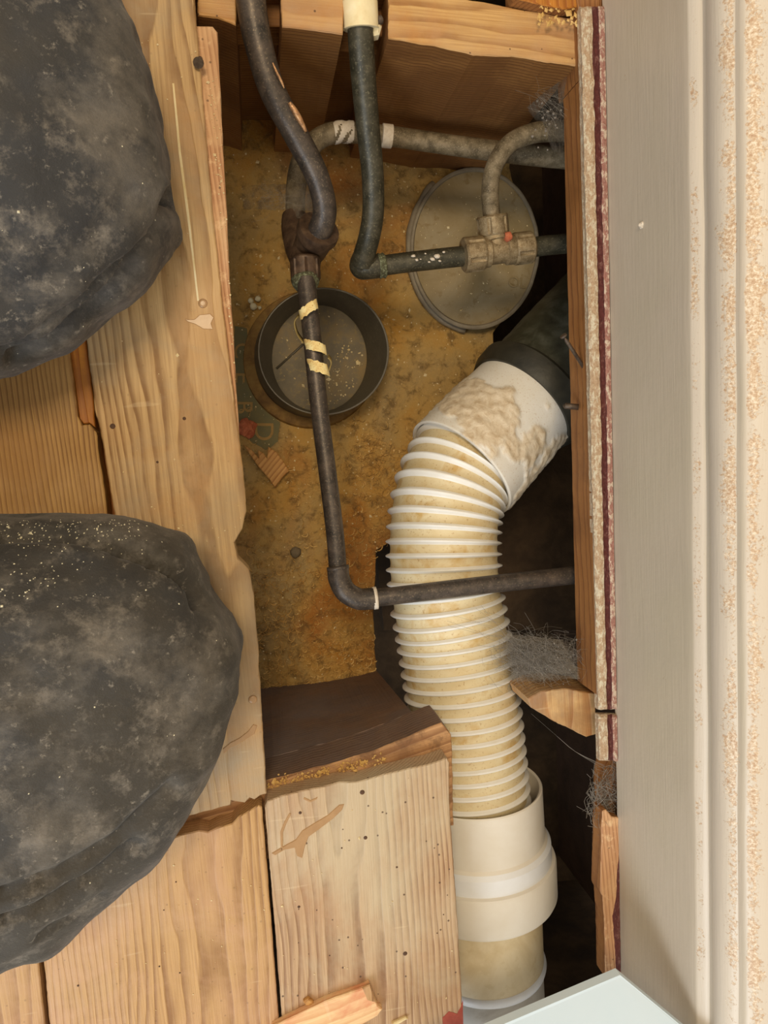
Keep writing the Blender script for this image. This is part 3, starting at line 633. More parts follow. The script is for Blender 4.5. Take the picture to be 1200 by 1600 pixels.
# pipe 3: thin vertical run, elbow at the bottom, across the ribbed hose
t3 = empty('copper_pipe', P(528, 890, -.075), 'thin grey pipe dropping from the brown elbow then crossing the ribbed hose', 'pipe')
pipe('pipe_run', [(478, 436, -.078), (487, 520, -.070), (498, 630, -.066), (512, 740, -.063), (523, 830, -.062), (528, 890, -.061)], [29, 29, 28, 28, 28, 28], 'pipe', parent=t3)
pipe('pipe_run', [(572, 936, -.060), (640, 928, -.060), (740, 916, -.0605), (830, 906, -.062), (905, 898, -.066), (960, 893, -.070)], 28, 'pipe', parent=t3)
pipe('elbow', [(528, 888, -.0605), (530, 905, -.0605), (540, 924, -.0600), (558, 935, -.0600), (572, 936, -.0600), (584, 934.5, -.0600)], 34, 'pipe', parent=t3)
for (a, b, m_) in [((527.6, 884), (528.4, 890), 'pipe'), ((582, 935), (590, 934), 'paintspot')]:
    mb = MB(); pa, pb = P(a[0], a[1], -.0605), P(b[0], b[1], -.0602); r = 17.6*mpp(pa); lathe(mb, pa, pb, [(0, r*.85), (.1, r), (.9, r), (1, r*.84)], 24); mb.build('solder_ring', m_, t3, True)
M['scuff'] = mottled('copper_scuff', [S(120, 92, 70), S(190, 142, 98), S(216, 176, 130)], 300, .35, .5)
for pl, w_ in (([(426, 98), (432, 112), (440, 128), (444, 138)], .0011), ([(452, 160), (460, 172), (469, 188), (478, 206)], .0026)):
    pts = []
    for x, y in pl:                                   # on the upper skin of the pipe
        zc = -.016-(y/320)**1.6*.05; pts.append(P(x, y, zc+.0100))
    mb = MB(); tube(mb, cat(pts, 5), lambda i: w_*(.5+.5*math.sin(math.pi*min(1, i/15))), 8); mb.build('copper_scuff', 'scuff', t1, True)
# pipe 2: from the clip down, elbow, tee
t2 = empty('copper_pipe', P(570, 410, -.12), 'dark green pipe dropping from the ivory clip and turning towards the tee', 'pipe')
pipe('pipe_run', [(562, -150, -.016), (562, -40, -.02), (563, 40, -.026), (567, 110, -.040), (575, 200, -.060), (582, 270, -.076), (583, 330, -.090), (577, 370, -.100), (569, 398, -.112), (566, 412, -.118)], [42, 42, 41, 40, 37, 35, 34, 34, 34, 34], 'pipe_green', parent=t2)
pipe('pipe_run', [(575, 419, -.122), (620, 412, -.122), (680, 405, -.122), (735, 399, -.122)], 31, 'pipe_green', parent=t2)
pipe('elbow', [(572, 396, -.112), (566, 410, -.121), (566, 417, -.124), (578, 417, -.122), (596, 415.5, -.122)], [36, 38, 38, 37, 36], 'pipe_green', parent=t2)
mb = MB(); lathe(mb, P(590, 416, -.122), P(602, 414.5, -.122), [(0, .0105), (.2, .0117), (.5, .0108), (.8, .0117), (1, .0102)], 28); mb.build('joint_ring', 'verdigris', t2, True)
# white paint on the horizontal run
for i in range(9):
    x = 645+i*6+random.random()*4; p = P(x, 407-(x-640)*.12+random.uniform(-9, 9), -.1115)
    vv, ff = ico(.0016*random.uniform(.4, 1.3), 1, (1.6, 1, .5), .3, i, p); mk('paint_fleck', vv, ff, 'paintspot', t2, True)
# tee
zt = -.118
tee = empty('tee_fitting', P(775, 392, zt-.015), 'dull brass compression tee between two horizontal pipe runs', 'pipe fitting')
aL, aR = P(726, 399, zt), P(830, 386, zt)
mb = MB(); lathe(mb, P(750, 396, zt), P(806, 389, zt), [(0, .0125), (.08, .0138), (.24, .0138), (.28, .0118), (.68, .0118), (.72, .0138), (.9, .0138), (1, .0125)], 36)
lathe(mb, P(776, 393, zt), P(771, 366, zt), [(0, .011), (.55, .0115), (.6, .0135), (1, .013)], 32); mb.build('tee_body', 'fitting', tee, 40)
nut(P(724, 399, zt), P(755, 395.5, zt), .0162, 'fitting', tee, 6)
nut(P(831, 386, zt), P(802, 389.5, zt), .0150, 'fitting', tee, 6)
nut(P(768.5, 336, zt+.004), P(771.5, 367, zt), .0148, 'fitting', tee, 6)
vv, ff = ico(.0045, 2, (1, 1, .9), .3, 3, P(794, 370, zt+.012)); mk('copper_blob', vv, ff, 'brick', tee, True)
o = pipe('copper_pipe', [(826, 387, -.118), (850, 384, -.118), (880, 381, -.118), (930, 377, -.118)], 30, 'pipe_green', 'short green pipe stub from the tee into the right side of the void')
o = pipe('copper_pipe', [(769.5, 345, -.113), (766, 310, -.110), (768, 275, -.106), (780, 245, -.102), (800, 222, -.100), (830, 209, -.098), (862, 205, -.098), (930, 205, -.098)], [27, 27, 27, 28, 29, 30, 31, 31], 'pipe_back', 'dusty pipe arching up from the tee to the right')
t4 = empty('copper_pipe', P(610, 215, -.17), 'dusty pipe at the back running along the foot of the top joist', 'pipe')
pipe('pipe_run', [(462, 345, -.125), (462, 300, -.130), (470, 255, -.134), (492, 222, -.136), (520, 208, -.136), (560, 208, -.136), (610, 213, -.136), (700, 226, -.136), (790, 238, -.136), (870, 246, -.137), (940, 252, -.138)], [30, 31, 32, 32, 32, 31, 30, 30, 31, 32, 32], 'pipe_back', parent=t4)
pp = pxpath([(521, 208, -.136), (536, 206, -.136), (552, 207, -.136)], 6); mb = MB(); ts, us = frames(pp)
tube(mb, pp, lambda i: 16.8*mpp(pp[i])*(1+.04*noise.noise(Vector((i*1.3, 0, 0)))), 24, mod=lambda i, a: 1 if math.sin(a*3+i*.9) > -.3 else .93); mb.build('paint_patch', 'paintspot', t4, 50)
mb = MB(); pa, pb = P(596, 211.5, -.136), P(613, 213.5, -.136); r = 17.5*mpp(pa); lathe(mb, pa, pb, [(0, r*.9), (.05, r), (.95, r), (1, r*.9)], 28); mb.build('white_sleeve', 'paintspot', t4, 40)
# ivory clip in the right notch
cl = empty('pipe_clip', P(565, 30, -.03), 'ivory plastic pipe clip screwed in the joist notch', 'pipe clip')
mb = MB(); pa, pb = P(562, 2, -.0225), P(564, 46, -.0275); r = 28*mpp(pa)
lathe(mb, pa, pb, [(0, r*.80), (0, r*.99), (.04, r), (.92, r), (.98, r*1.03), (1, r*1.0), (1, r*.8)], 40); mb.build('clip_band', 'clip', cl, 40)
slab('clip_tab', [(578, 16), (586, 18), (594, 26), (597, 40), (594, 52), (580, 56), (574, 40)], -.024, .010, ['clip', 'clip'], cl, jit=.0003, step=.002, bev=.002)
mb = MB(); lathe(mb, P(589, 33, -.024), P(598, 30, -.024), [(0, .0028), (.8, .0034), (1, .002)], 12); mb.build('screw_head', 'nail', cl, True)
# masking tape wraps
def wrap(px, py, w, label, tilt=0, hang=None):
    z = -.066; c = P(px, py, z); a = P(px-w*.1, py-w/2, z); b = P(px+w*.1, py+w/2, z); r = 15.6*mpp(c); mb = MB(); seg = 32; v = []; f = []
    d = (b-a).normalized(); u = d.cross(Vector((0, 0, 1))).normalized(); ww = d.cross(u)
    for i in range(5):
        t = i/4
        for j in range(seg):
            an = 2*math.pi*j/seg; sl = tilt*math.cos(an)*.004
            rr = r*(1+.05*noise.noise(Vector((j*.5, i*.8, px))))
            v.append(a.lerp(b, t)+d*(sl+.0012*noise.noise(Vector((j*.6, px, 3))))+(u*math.cos(an)+ww*math.sin(an))*rr)
    for i in range(4):
        for j in range(seg): k = (j+1) % seg; f.append((i*seg+j, i*seg+k, (i+1)*seg+k, (i+1)*seg+j))
    mb.add(v, f); root = mb.build('masking_tape', 'tape', None, 60); tag(root, label, 'tape', None)
    if hang:
        pts = [P(x, y, zz) for x, y, zz in hang]; v = []; f = []; pc = cat(pts, 6)
        for i, p in enumerate(pc): v += [p+Vector((-.0008, -.002, .004)), p+Vector((.0008, .002, -.004)), p+Vector((.0004, -.002, .004)), p+Vector((.0012, .002, -.004))]
        for i in range(len(pc)-1): q = i*4; f += [(q, q+1, q+5, q+4), (q+2, q+6, q+7, q+3), (q, q+4, q+6, q+2), (q+1, q+3, q+7, q+5)]
        mk('peeling_end', v, f, 'tapeglue', root, True)
    return root
wrap(482, 484, 15, 'yellowed masking tape wrap with a peeling loop, topmost on the thin pipe', .9, [(466, 492, -.066), (460, 502, -.070), (464, 520, -.074), (474, 534, -.072)])
wrap(493, 543, 16, 'middle masking tape wrap on the thin pipe over the dark cup', -1.0)
wrap(497, 575, 18, 'lowest masking tape wrap with a lifted flap on the thin pipe', -1.1, [(512, 556, -.062), (517, 564, -.062), (514, 576, -.062)])

# ---------------------------------------------------------------- ribbed hose and drains
hose = empty('flexible_waste_hose', P(710, 1000, -.19), 'white ribbed flexible waste hose curving down the void', 'waste hose')
pth = pxpath([(790, 655, -.172), (748, 697, -.163), (719, 733, -.153), (700, 780, -.143), (693, 840, -.136), (696, 920, -.130), (709, 1000, -.126), (721, 1080, -.121), (732, 1180, -.117), (738, 1240, -.115), (742, 1290, -.115)], 40)
# resample by arc length
acc = [0]
for i in range(1, len(pth)): acc.append(acc[-1]+(pth[i]-pth[i-1]).length)
L = acc[-1]; pitch = .0124; per = 14; n = int(L/pitch*per); rp = []; kk = 0
for i in range(n+1):
    s_ = L*i/n
    while kk < len(acc)-2 and acc[kk+1] < s_: kk += 1
    rp.append(pth[kk].lerp(pth[kk+1], (s_-acc[kk])/max(1e-9, acc[kk+1]-acc[kk])))
r0 = .0530
def rib(i):
    ph = (L*i/n/pitch) % 1.0; d = abs(ph-.5)
    return max(0, 1-(d/.17)**2) if d < .17 else 0
def rh(i):
    s_ = L*i/n; ph = (s_/pitch) % 1.0
    return r0+.0042*rib(i)**.8-.0004*math.cos(2*math.pi*ph)
mb = MB(); tube(mb, rp, rh, 80, True, mat=lambda i: 1 if rib(i) > .12 or rib(i+1) > .12 else 0); mb.build('ribbed_tube', ['groove', 'flexwhite'], hose, 70)
# lower socket collar
def cpt(y): return P(743+(y-1232)*.055, y, -.115-(y-1232)*.00003)
def rpx(v_): return v_*mpp(cpt(1330))
y0, y1 = 1226, 1392
T = lambda y: (y-y0)/(y1-y0)
mb = MB(); lathe(mb, cpt(y0), cpt(y1), [(T(1290), rpx(90)), (T(1228), rpx(97)), (T(1226), rpx(100)), (T(1228), rpx(101.5)), (T(1300), rpx(102.5)), (T(1304), rpx(106)), (T(1310), rpx(111)), (T(1332), rpx(112)), (T(1334), rpx(116.5)), (T(1338), rpx(118)), (T(1388), rpx(118)), (T(1392), rpx(116)), (T(1392), rpx(92))], 96,
      mat=lambda t: 1 if T(1304)-.001 <= t < T(1332)-.001 else 0); mb.build('socket_collar', ['pvc', 'pvcwhite'], hose, 30)
lp = empty('waste_pipe', cpt(1500)-Vector((0, 0, .06)), 'cream plastic waste pipe below the white collar, running under the white panel', 'waste pipe')
T2 = lambda y: (y-1385)/(1700-1385)
mb = MB(); lathe(mb, cpt(1385), cpt(1700), [(T2(1385), rpx(93)), (T2(1492), rpx(92.5)), (T2(1496), rpx(92.5))], 80); mb.build('cream_pipe', 'pvccream', lp, 40)
mb = MB(); lathe(mb, cpt(1385), cpt(1700), [(T2(1490), rpx(91)), (T2(1492), rpx(95)), (T2(1497), rpx(96.5)), (T2(1502), rpx(95)), (T2(1504), rpx(91))], 80); mb.build('bead', 'pvcwhite', lp, True)
mb = MB(); lathe(mb, cpt(1385), cpt(1700), [(T2(1500), rpx(91)), (T2(1700), rpx(91))], 80); mb.build('grey_pipe', 'pvcgrey', lp, True)
# upper socket (cup) with plaster crust
cupE = empty('white_socket', P(770, 680, -.22), 'white plastic socket crusted with plaster, sloping up from the ribbed hose', 'pipe socket')
ca, cb = P(719, 733, -.152), P(822, 623, -.180)
d = (cb-ca).normalized(); u = d.cross(Vector((0, 0, 1))).normalized(); w = u.cross(d)
rc = 97*mpp(ca); seg = 128; nt = 56; v = []; f = []; cr = []
pr_ = [(1-(.35), .93, 1), (.02, .945, 1), (0, .955, 1), (-.003, .985, 1)]+[(i/nt, 1.0, 0) for i in range(nt+1)]
for (t, k_, ins) in pr_:
    for j in range(seg):
        a = 2*math.pi*j/seg; dirv = u*math.cos(a)+w*math.sin(a); up = dirv.dot(w)
        p = ca.lerp(cb, max(t, 0))+dirv*rc*k_*(1-.06*max(0, t))
        c_ = 0
        if not ins:
            q = p*26; e = noise.fractal(q, 1.0, 2.0, 4); px_, py_ = proj(p)
            dl = ((px_-790)*.70+(py_-655)*.70)             # across
            al = ((px_-719)*.69-(py_-733)*.72)             # along
            m_ = e*1.5+.80-abs(al-72-dl*.10)/52.0+max(-.3, min(.3, (px_-725)/120))
            c_ = max(0.0, min(1.0, m_*5)) if up > -.2 else 0
            p = p+dirv*(c_*.0013+c_*.0016*noise.fractal(p*140, 1.0, 2.0, 4))
        v.append(p); cr.append(c_)
for i in range(len(pr_)-1):
    for j in range(seg): k = (j+1) % seg; f.append((i*seg+j, i*seg+k, (i+1)*seg+k, (i+1)*seg+j))
mk('socket_shell', v, f, 'cup', cupE, True, attrs={'crust': cr})
ci = empty('soil_pipe', P(860, 560, -.27), 'dark cast soil pipe at the top end of the white socket', 'soil pipe')
mb = MB(); lathe(mb, P(812, 634, -.178), P(838, 606, -.184), [(0, rc*.9), (0, rc*1.0), (.3, rc*1.06), (.8, rc*1.07), (1, rc*.98)], 64); mb.build('rubber_seal', 'rubber', ci, 40)
pp = pxpath([(826, 620, -.182), (850, 592, -.188), (885, 550, -.198), (930, 500, -.21), (985, 440, -.225)], 8)
mb = MB(); tube(mb, pp, lambda i: rc*(.98-.002*i)*(1+.02*noise.noise(Vector((i*.5, 2, 0)))), 64); mb.build('iron_pipe', 'castiron', ci, 50)

# ---------------------------------------------------------------- small loose things
o = slab('wood_splinter', [(379, 694), (392, 702), (405, 716), (403, 703), (412, 708), (418, 716), (419, 698), (432, 706), (444, 722), (452, 736), (440, 748), (430, 762), (420, 748), (404, 730), (390, 710)], ZB+.010, .004, ['splinter', 'splinter'], None, jit=.0006, step=.002, seed=20)
tag(o, 'jagged flat wood splinter lying on the dusty board by the long floorboard', 'splinter')
vv, ff = ico(.0095, 3, (1, 1.1, .7), .25, 5, P(386, 668, ZB+.005)); tag(mk('brick_fragment', vv, ff, 'brick', None, False), 'small red brick fragment against the long floorboard, above the splinter', 'rubble')
vv, ff = ico(.0062, 3, (1, 1, .7), .08, 9, P(462, 863, ZB+.003)); tag(mk('pebble', vv, ff, 'stone', None, True), 'round grey pebble among the shavings left of the thin pipe', 'pebble')
for i, (x, y, r, lb) in enumerate([(392, 470, .0032, 'white round bead, lower left one of the bead cluster'), (396, 479, .0040, 'largest white round bead of the cluster above the dark cup'), (403, 467, .0034, 'white round bead, upper right one of the bead cluster'), (406, 481, .0022, 'smallest white round bead right of the largest')]):
    vv, ff = ico(r, 2, (1, 1, .8), .06, i, P(x, y, ZB+r*.8)); tag(mk('white_bead', vv, ff, 'bean', None, True), lb, 'bead', 'white beads above the dark cup')
o = slab('wood_offcut', [(425, 1606), (470, 1582), (520, 1560), (560, 1547), (566, 1545), (578, 1539), (586, 1560), (590, 1572), (597, 1578), (590, 1588), (560, 1606), (600, 1660), (400, 1660)], .007, .0068, ['offcut', 'offcut'], None, jit=.0006, step=.002, seed=21)
tag(o, 'pale offcut with red stains lying on the board at the bottom', 'offcut')
slab('pale_end', [(566, 1545), (578, 1538.5), (586, 1560), (589, 1568), (574, 1564)], .0075, .002, ['C', 'C'], o, jit=.0003, step=.002)
o = slab('wood_sliver', [(612, 1600), (634, 1590), (638, 1592), (620, 1603)], .003, .0028, ['chip', 'chip'], None, jit=.0003, step=.002); tag(o, 'thin pale sliver right of the red stained offcut', 'splinter')
o = slab('wood_sliver', [(474, 1566), (482, 1561), (490, 1566), (490, 1573), (478, 1572)], .004, .0038, ['splinter', 'splinter'], None, jit=.0005, step=.001); tag(o, 'tiny brown wood chip touching the red stained offcut', 'splinter')
# nails
def nail(pa, pb, r, label, head=True):
    e = empty('nail', pb, label, 'nail'); mb = MB(); lathe(mb, pa, pb, [(0, r*.3), (.12, r), (1, r)], 10); mb.build('nail_shank', 'nail', e, True)
    if head:
        dd = (pa-pb).normalized(); mb = MB(); lathe(mb, pa-dd*.0, pa+dd*.0015, [(0, r*.9), (0, r*1.9), (1, r*1.8)], 12); mb.build('nail_head', 'nail', e, 40)
nail(P(881, 526, -.012), P(916, 580, -.020), .0016, 'long thin nail leaning on the brown timber beside the white socket')
nail(P(880, 634, -.028), P(904, 636, -.024), .0026, 'stubby nail poking from the brown timber beside the white socket', False)
nail(P(310, 98, .004), P(313, 92, -.008), .0021, 'rusty bolt between long floorboard and pink batten')
cc = P(1003, 352, .035); vv, ff = ico(.0022, 2, (1, 1.1, .9), .3, 4, Vector((0, 0, 0))); tt = (f0-CAM).dot(sn)/(P(1003, 352, 0)-CAM).dot(sn); cc = CAM+(P(1003, 352, 0)-CAM)*tt
tag(mk('paint_chip', [q+cc for q in vv], ff, 'paintspot', None, False), 'small loose paint chip stuck on the skirting face', 'debris')
# white panel, bottom right
Bp, Ap, Cp = P(970, 1525, .085), P(560, 1698, .050), P(1064, 1603, .122)
e1 = (Cp-Bp); e2 = (Ap-Bp); Cp2 = Bp+e1*3.0; Dp2 = Ap+e1*3.0; nrm = e1.cross(e2).normalized()
if nrm.z < 0: nrm = -nrm
panel = empty('white_board', (Bp+Dp2)/2-Vector((0, 0, .1)), 'smooth white painted board propped in the bottom right corner against the skirting', 'board')
slab_w('board_face', [Bp, Cp2, Dp2, Ap], .009, ['whitepanel', 'whitepanel'], panel, jit=0, bev=.0012, step=.05)
mb = MB(); q = Dp2.lerp(Ap, .15)+Vector((.02, -.02, -.012)); box(mb, q.x, q.x+.04, q.y-.03, q.y+.01, 0.0, q.z); mb.build('support_block', 'whitepanel', panel)
# ---------------------------------------------------------------- scattered stuff
def inpoly(x, y, poly):
    c = False
    for i in range(len(poly)):
        x1, y1_ = poly[i][:2]; x2, y2 = poly[i-1][:2]
        if (y1_ > y) != (y2 > y) and x < (x2-x1)*(y-y1_)/(y2-y1_)+x1: c = not c
    return c
def shavings(n, rng, zf, r0, r1, seed, wide=.0011):
    rd = random.Random(seed); mb = MB(); k = 0
    while k < n:
        x, y = rng(rd)
        if x is None: continue
        k += 1; c = P(x, y, zf(x, y)); r = rd.uniform(r0, r1); a0 = rd.uniform(0, 6.28); sp = rd.uniform(.8, 4.2); w_ = wide*rd.uniform(.5, 1.2)
        ax = Vector((rd.uniform(-.5, .5), rd.uniform(-.5, .5), 1)).normalized(); e1 = ax.orthogonal().normalized(); e2 = ax.cross(e1); sg = 5; v = []; f = []
        for i in range(sg+1):
            an = a0+sp*i/sg; p = c+(e1*math.cos(an)+e2*math.sin(an))*r*(1+.15*i/sg)+Vector((0, 0, abs(r)*.25)); v += [p-ax*w_*.5, p+ax*w_*.5+(e1*math.cos(an)+e2*math.sin(an))*w_*.4]
        for i in range(sg): q = i*2; f.append((q, q+1, q+3, q+2))
        mb.add(v, f)
    return mb
def rngA(rd):
    x = rd.uniform(375, 640); y = rd.uniform(640, 1080)
    if not inpoly(x, y, sub): return None, None
    if x < 372+(y-640)*.08: return None, None
    pdf = .06+(.5 if y > 830 else 0)+(.4 if y > 980 else 0)+(.55*math.exp(-((x-570)/50)**2-((y-740)/80)**2)); pdf *= .5+noise.noise(Vector((x*.012, y*.012, 0)))*1.3+.3
    return (x, y) if rd.random() < pdf else (None, None)
mb = shavings(1500, rngA, lambda x, y: ZB+.0012, .0015, .0052, 1, .0013); tag(mb.build('wood_shavings', 'shaving'), 'curled wood shavings scattered on the dusty board', 'shavings', kind='stuff')
def chips(n, rng, zf, s0, s1, seed):
    rd = random.Random(seed); mb = MB(); k = 0
    while k < n:
        x, y = rng(rd)
        if x is None: continue
        k += 1; c = P(x, y, zf(x, y)); s_ = rd.uniform(s0, s1)*(2 if rd.random() < .06 else 1); a = rd.uniform(0, 6.28); e1 = Vector((math.cos(a), math.sin(a), rd.uniform(-.3, .3)))*s_; e2 = Vector((-math.sin(a), math.cos(a), rd.uniform(-.3, .3)))*s_*rd.uniform(.3, .9)
        z_ = Vector((0, 0, s_*.5)); mb.add([c-e1, c-e2*.9, c+e1*.8, c+e2, c+z_], [(0, 1, 4), (1, 2, 4), (2, 3, 4), (3, 0, 4), (3, 2, 1, 0)])
    return mb
def rngB(rd):
    x = rd.uniform(352, 780); y = rd.uniform(240, 1070)
    if not inpoly(x, y, sub) or x < 345+(y-240)*.085: return None, None
    if ((x-490)/108)**2+((y-560)/108)**2 < 1 or ((x-742)/104)**2+((y-388)/130)**2 < 1: return None, None
    return x, y
tag(chips(750, rngB, lambda x, y: ZB+.0004, .0005, .0016, 2).build('dust_chips', 'chip'), 'pale specks and chips sprinkled over the board in the void', 'debris', kind='stuff')
def rngL(rd):
    a = rd.uniform(0, 6.28); r = math.sqrt(rd.random())*.9; return 742+math.cos(a)*101*r, 388+math.sin(a)*127*r
tag(chips(150, rngL, lambda x, y: zl(x)-.001, .0004, .0012, 3).build('dust_chips', 'chip'), 'pale specks lying on the round lid', 'debris', kind='stuff')
def rngP(rd):
    a = rd.uniform(-.6, 1.9) if rd.random() < .75 else rd.uniform(0, 6.28); r = math.sqrt(rd.uniform(.15, 1))*.95; return 499+math.cos(a)*72*r, 560+math.sin(a)*80*r
tag(chips(130, rngP, lambda x, y: ZB+.0095, .0005, .0018, 4).build('dust_chips', 'chip'), 'debris collected inside the dark cup', 'debris', kind='stuff')
def rngJ(rd):
    x = rd.uniform(418, 600); y = 1232-(x-418)*.24+rd.gauss(0, 5)-3; return x, y
mb = chips(240, rngJ, lambda x, y: -.0195, .0005, .0018, 5); tag(mb.build('dust_chips', 'shaving'), 'chips and grit heaped on the joist ledge', 'debris', kind='stuff')
def rngT(rd):
    x = rd.uniform(300, 372); y = rd.uniform(120, 680); return (x, y) if x > 318+(y-120)*.09+6 and x < 341+(y-120)*.058 else (None, None)
tag(chips(90, rngT, lambda x, y: -.0055, .0004, .0011, 6).build('dust_chips', 'chip'), 'flecks stuck on the pinkish batten', 'debris', kind='stuff')
def rngF(rd):
    x = rd.uniform(110, 720); y = rd.uniform(20, 1590)
    return (x, y) if any(inpoly(x, y, q) for q in ([(225, 20), (300, 20), (345, 480), (380, 780), (400, 1000), (412, 1235), (300, 1265), (200, 830), (150, 600)], [(300, 1310), (404, 1270), (430, 1590), (90, 1590)], [(430, 1262), (692, 1205), (716, 1580), (600, 1560), (444, 1590)])) else (None, None)
tag(chips(170, rngF, lambda x, y: .0003, .0003, .0010, 8).build('dust_chips', 'chip'), 'tiny pale flecks scattered over the floorboards', 'debris', kind='stuff')
def rngC(rd): return rd.uniform(840, 935), rd.uniform(-10, 40)
tag(chips(110, rngC, lambda x, y: -.012, .0006, .0026, 7).build('dust_chips', 'shaving'), 'rubble crumbs in the top right corner by the strip', 'debris', kind='stuff')

def fibres(mb, n, gen, seed, r=.00013):
    rd = random.Random(seed)
    for _ in range(n):
        pts = gen(rd); path = cat(pts, 3); ts, us = frames(path); v = []; f = []
        for i, p in enumerate(path):
            w_ = ts[i].cross(us[i])
            for j in range(3): a = 2.094*j; v.append(p+(us[i]*math.cos(a)+w_*math.sin(a))*r)
        for i in range(len(path)-1):
            for j in range(3): k = (j+1) % 3; f.append((i*3+j, i*3+k, (i+1)*3+k, (i+1)*3+j))
        mb.add(v, f)
def genW(cx, cy, sx, sy, z0, z1, ang, ln):
    def g(rd):
        x = rd.gauss(cx, sx); y = rd.gauss(cy, sy); z = rd.uniform(z0, z1); a = ang+rd.gauss(0, .5); l = rd.uniform(.3, 1)*ln
        return [P(x+math.cos(a)*l*t+rd.gauss(0, 7), y+math.sin(a)*l*t+rd.gauss(0, 7), z+rd.gauss(0, .003)) for t in (-.5, -.15, .2, .5)]
    return g
def sheet(pxs, z, mb, seed, n=14):
    """crumpled web sheet between four corner points"""
    c = [P(*q) for q in pxs]; v = []; f = []
    for i in range(n+1):
        for j in range(n+1):
            s_, t = i/n, j/n; p = c[0].lerp(c[1], s_).lerp(c[3].lerp(c[2], s_), t); p = p+Vector((0, 0, 1))*.004*noise.noise(p*90+Vector((seed, 0, 0))); v.append(p)
    for i in range(n):
        for j in range(n): a = i*(n+1)+j; f.append((a, a+1, a+n+2, a+n+1))
    mb.add(v, f, 1)
mb = MB(); fibres(mb, 900, genW(850, 1026, 25, 13, -.055, -.022, .25, 50), 11, .00008); fibres(mb, 60, genW(815, 1030, 22, 24, -.058, -.04, .3, 90), 12, .00010)
rd = random.Random(5)
for i in range(60):
    vv, ff = ico(rd.uniform(.0004, .0011), 1, (1, 1, 1), .2, i, P(rd.gauss(868, 20), rd.gauss(1030, 14), rd.uniform(-.04, -.02))); mb.add(vv, ff)
for q in range(5): sheet([(790+q*5, 990+q*3, -.05), (880, 1000+q*6, -.03), (905, 1060-q*4, -.028), (800, 1065-q*6, -.055)], 0, mb, q)
tag(mb.build('cobweb', ['cobweb', 'veil']), 'thick grey dusty cobweb between the ribbed hose and noggin stub', 'cobweb', kind='stuff')
mb = MB(); fibres(mb, 45, genW(866, 170, 16, 18, -.07, -.03, .9, 60), 13, .00006)
for i in range(26):
    vv, ff = ico(rd.uniform(.0005, .0012), 1, (1, 1, 1), .2, i, P(rd.gauss(858, 14), rd.gauss(178, 20), rd.uniform(-.06, -.035))); mb.add(vv, ff)
sheet([(815, 150, -.10), (895, 110, -.03), (880, 250, -.06), (862, 230, -.10)], 0, mb, 3)
tag(mb.build('cobweb', ['cobweb', 'veil']), 'specked cobweb in the corner of the top joist and brown timber', 'cobweb', kind='stuff')
mb = MB(); sheet([(378, 290, -.20), (505, 285, -.09), (500, 330, -.10), (380, 326, -.20)], 0, mb, 6); sheet([(440, 292, -.12), (520, 300, -.09), (478, 345, -.10), (447, 335, -.12)], 0, mb, 7); fibres(mb, 14, genW(430, 305, 20, 10, -.15, -.10, .1, 90), 14, .00009)
tag(mb.build('cobweb', ['cobweb', 'veil']), 'thin cobweb veil stretched left of the thick bent pipe', 'cobweb', kind='stuff')
mb = MB(); fibres(mb, 170, genW(944, 1250, 9, 20, -.03, -.006, 1.3, 26), 15, .00016); fibres(mb, 30, genW(955, 1215, 6, 16, -.02, -.006, 1.3, 30), 16, .00013)
tag(mb.build('cobweb', ['cobweb', 'veil']), 'dark tangled cobweb on top of the split strip remnant', 'cobweb', kind='stuff')
def wisp(rd):
    return [P(700+rd.uniform(-5, 60), 960+rd.uniform(-20, 20), -.062), P(760+rd.uniform(0, 30), 975+rd.uniform(-10, 20), -.06), P(800, 985+rd.uniform(-5, 20), -.055), P(840, 1000, -.05)]
mb = MB(); fibres(mb, 10, wisp, 17, .00010); fibres(mb, 3, lambda rd: [P(830, 1115, -.05), P(870, 1150, -.045), P(900, 1175, -.03), P(945, 1200+rd.uniform(-6, 6), -.006)], 18, .00014)
tag(mb.build('cobweb_strand', 'cobweb'), 'loose cobweb threads hanging off the ribbed hose', 'cobweb', kind='stuff')

# ---------------------------------------------------------------- kneeling person
person = empty('person', P(-150, 760, 0), 'person kneeling in dusty black work trousers, two knees in frame', 'person')
ZK = .085
def leg_shell(st, hgt):
    rings = []; seg = 56
    for (x, ya, yb) in st:
        a = P(x, ya, ZK); b = P(x, yb, ZK); zt_ = hgt(x); c = (a+b)/2; hw = (a-b).length/2; dirv = (a-b).normalized()
        ring = []
        for j in range(seg):
            an = 2*math.pi*j/seg; ca_, sa = math.cos(an), math.sin(an); e = 2/2.5
            yy = math.copysign(abs(ca_)**e, ca_)*hw; top = zt_-ZK*.9; bot = ZK*.9-.002
            zz = ZK*.9+(math.copysign(abs(sa)**e, sa))*(top if sa > 0 else bot)
            ring.append(c+dirv*yy+Vector((0, 0, zz-ZK)))
        rings.append(ring)
    v = [p for r in rings for p in r]; f = []
    for i in range(len(rings)-1):
        for j in range(seg): k = (j+1) % seg; f.append((i*seg+j, i*seg+k, (i+1)*seg+k, (i+1)*seg+j))
    f.append(tuple(range(seg-1, -1, -1))); f.append(tuple(range((len(rings)-1)*seg, len(rings)*seg))); return v, f
def interp(st, n=3):
    p = cat([Vector(s) for s in st], n); return [tuple(q) for q in p]
st2 = interp([(375, 1035, 1050), (373, 1012, 1068), (365, 985, 1105), (350, 962, 1150), (330, 932, 1202), (310, 890, 1240), (296, 852, 1265), (270, 838, 1308), (230, 822, 1350), (180, 810, 1394), (130, 804, 1445), (95, 802, 1478), (60, 802, 1484), (0, 804, 1507), (-100, 800, 1540), (-260, 790, 1560), (-420, 780, 1560)])
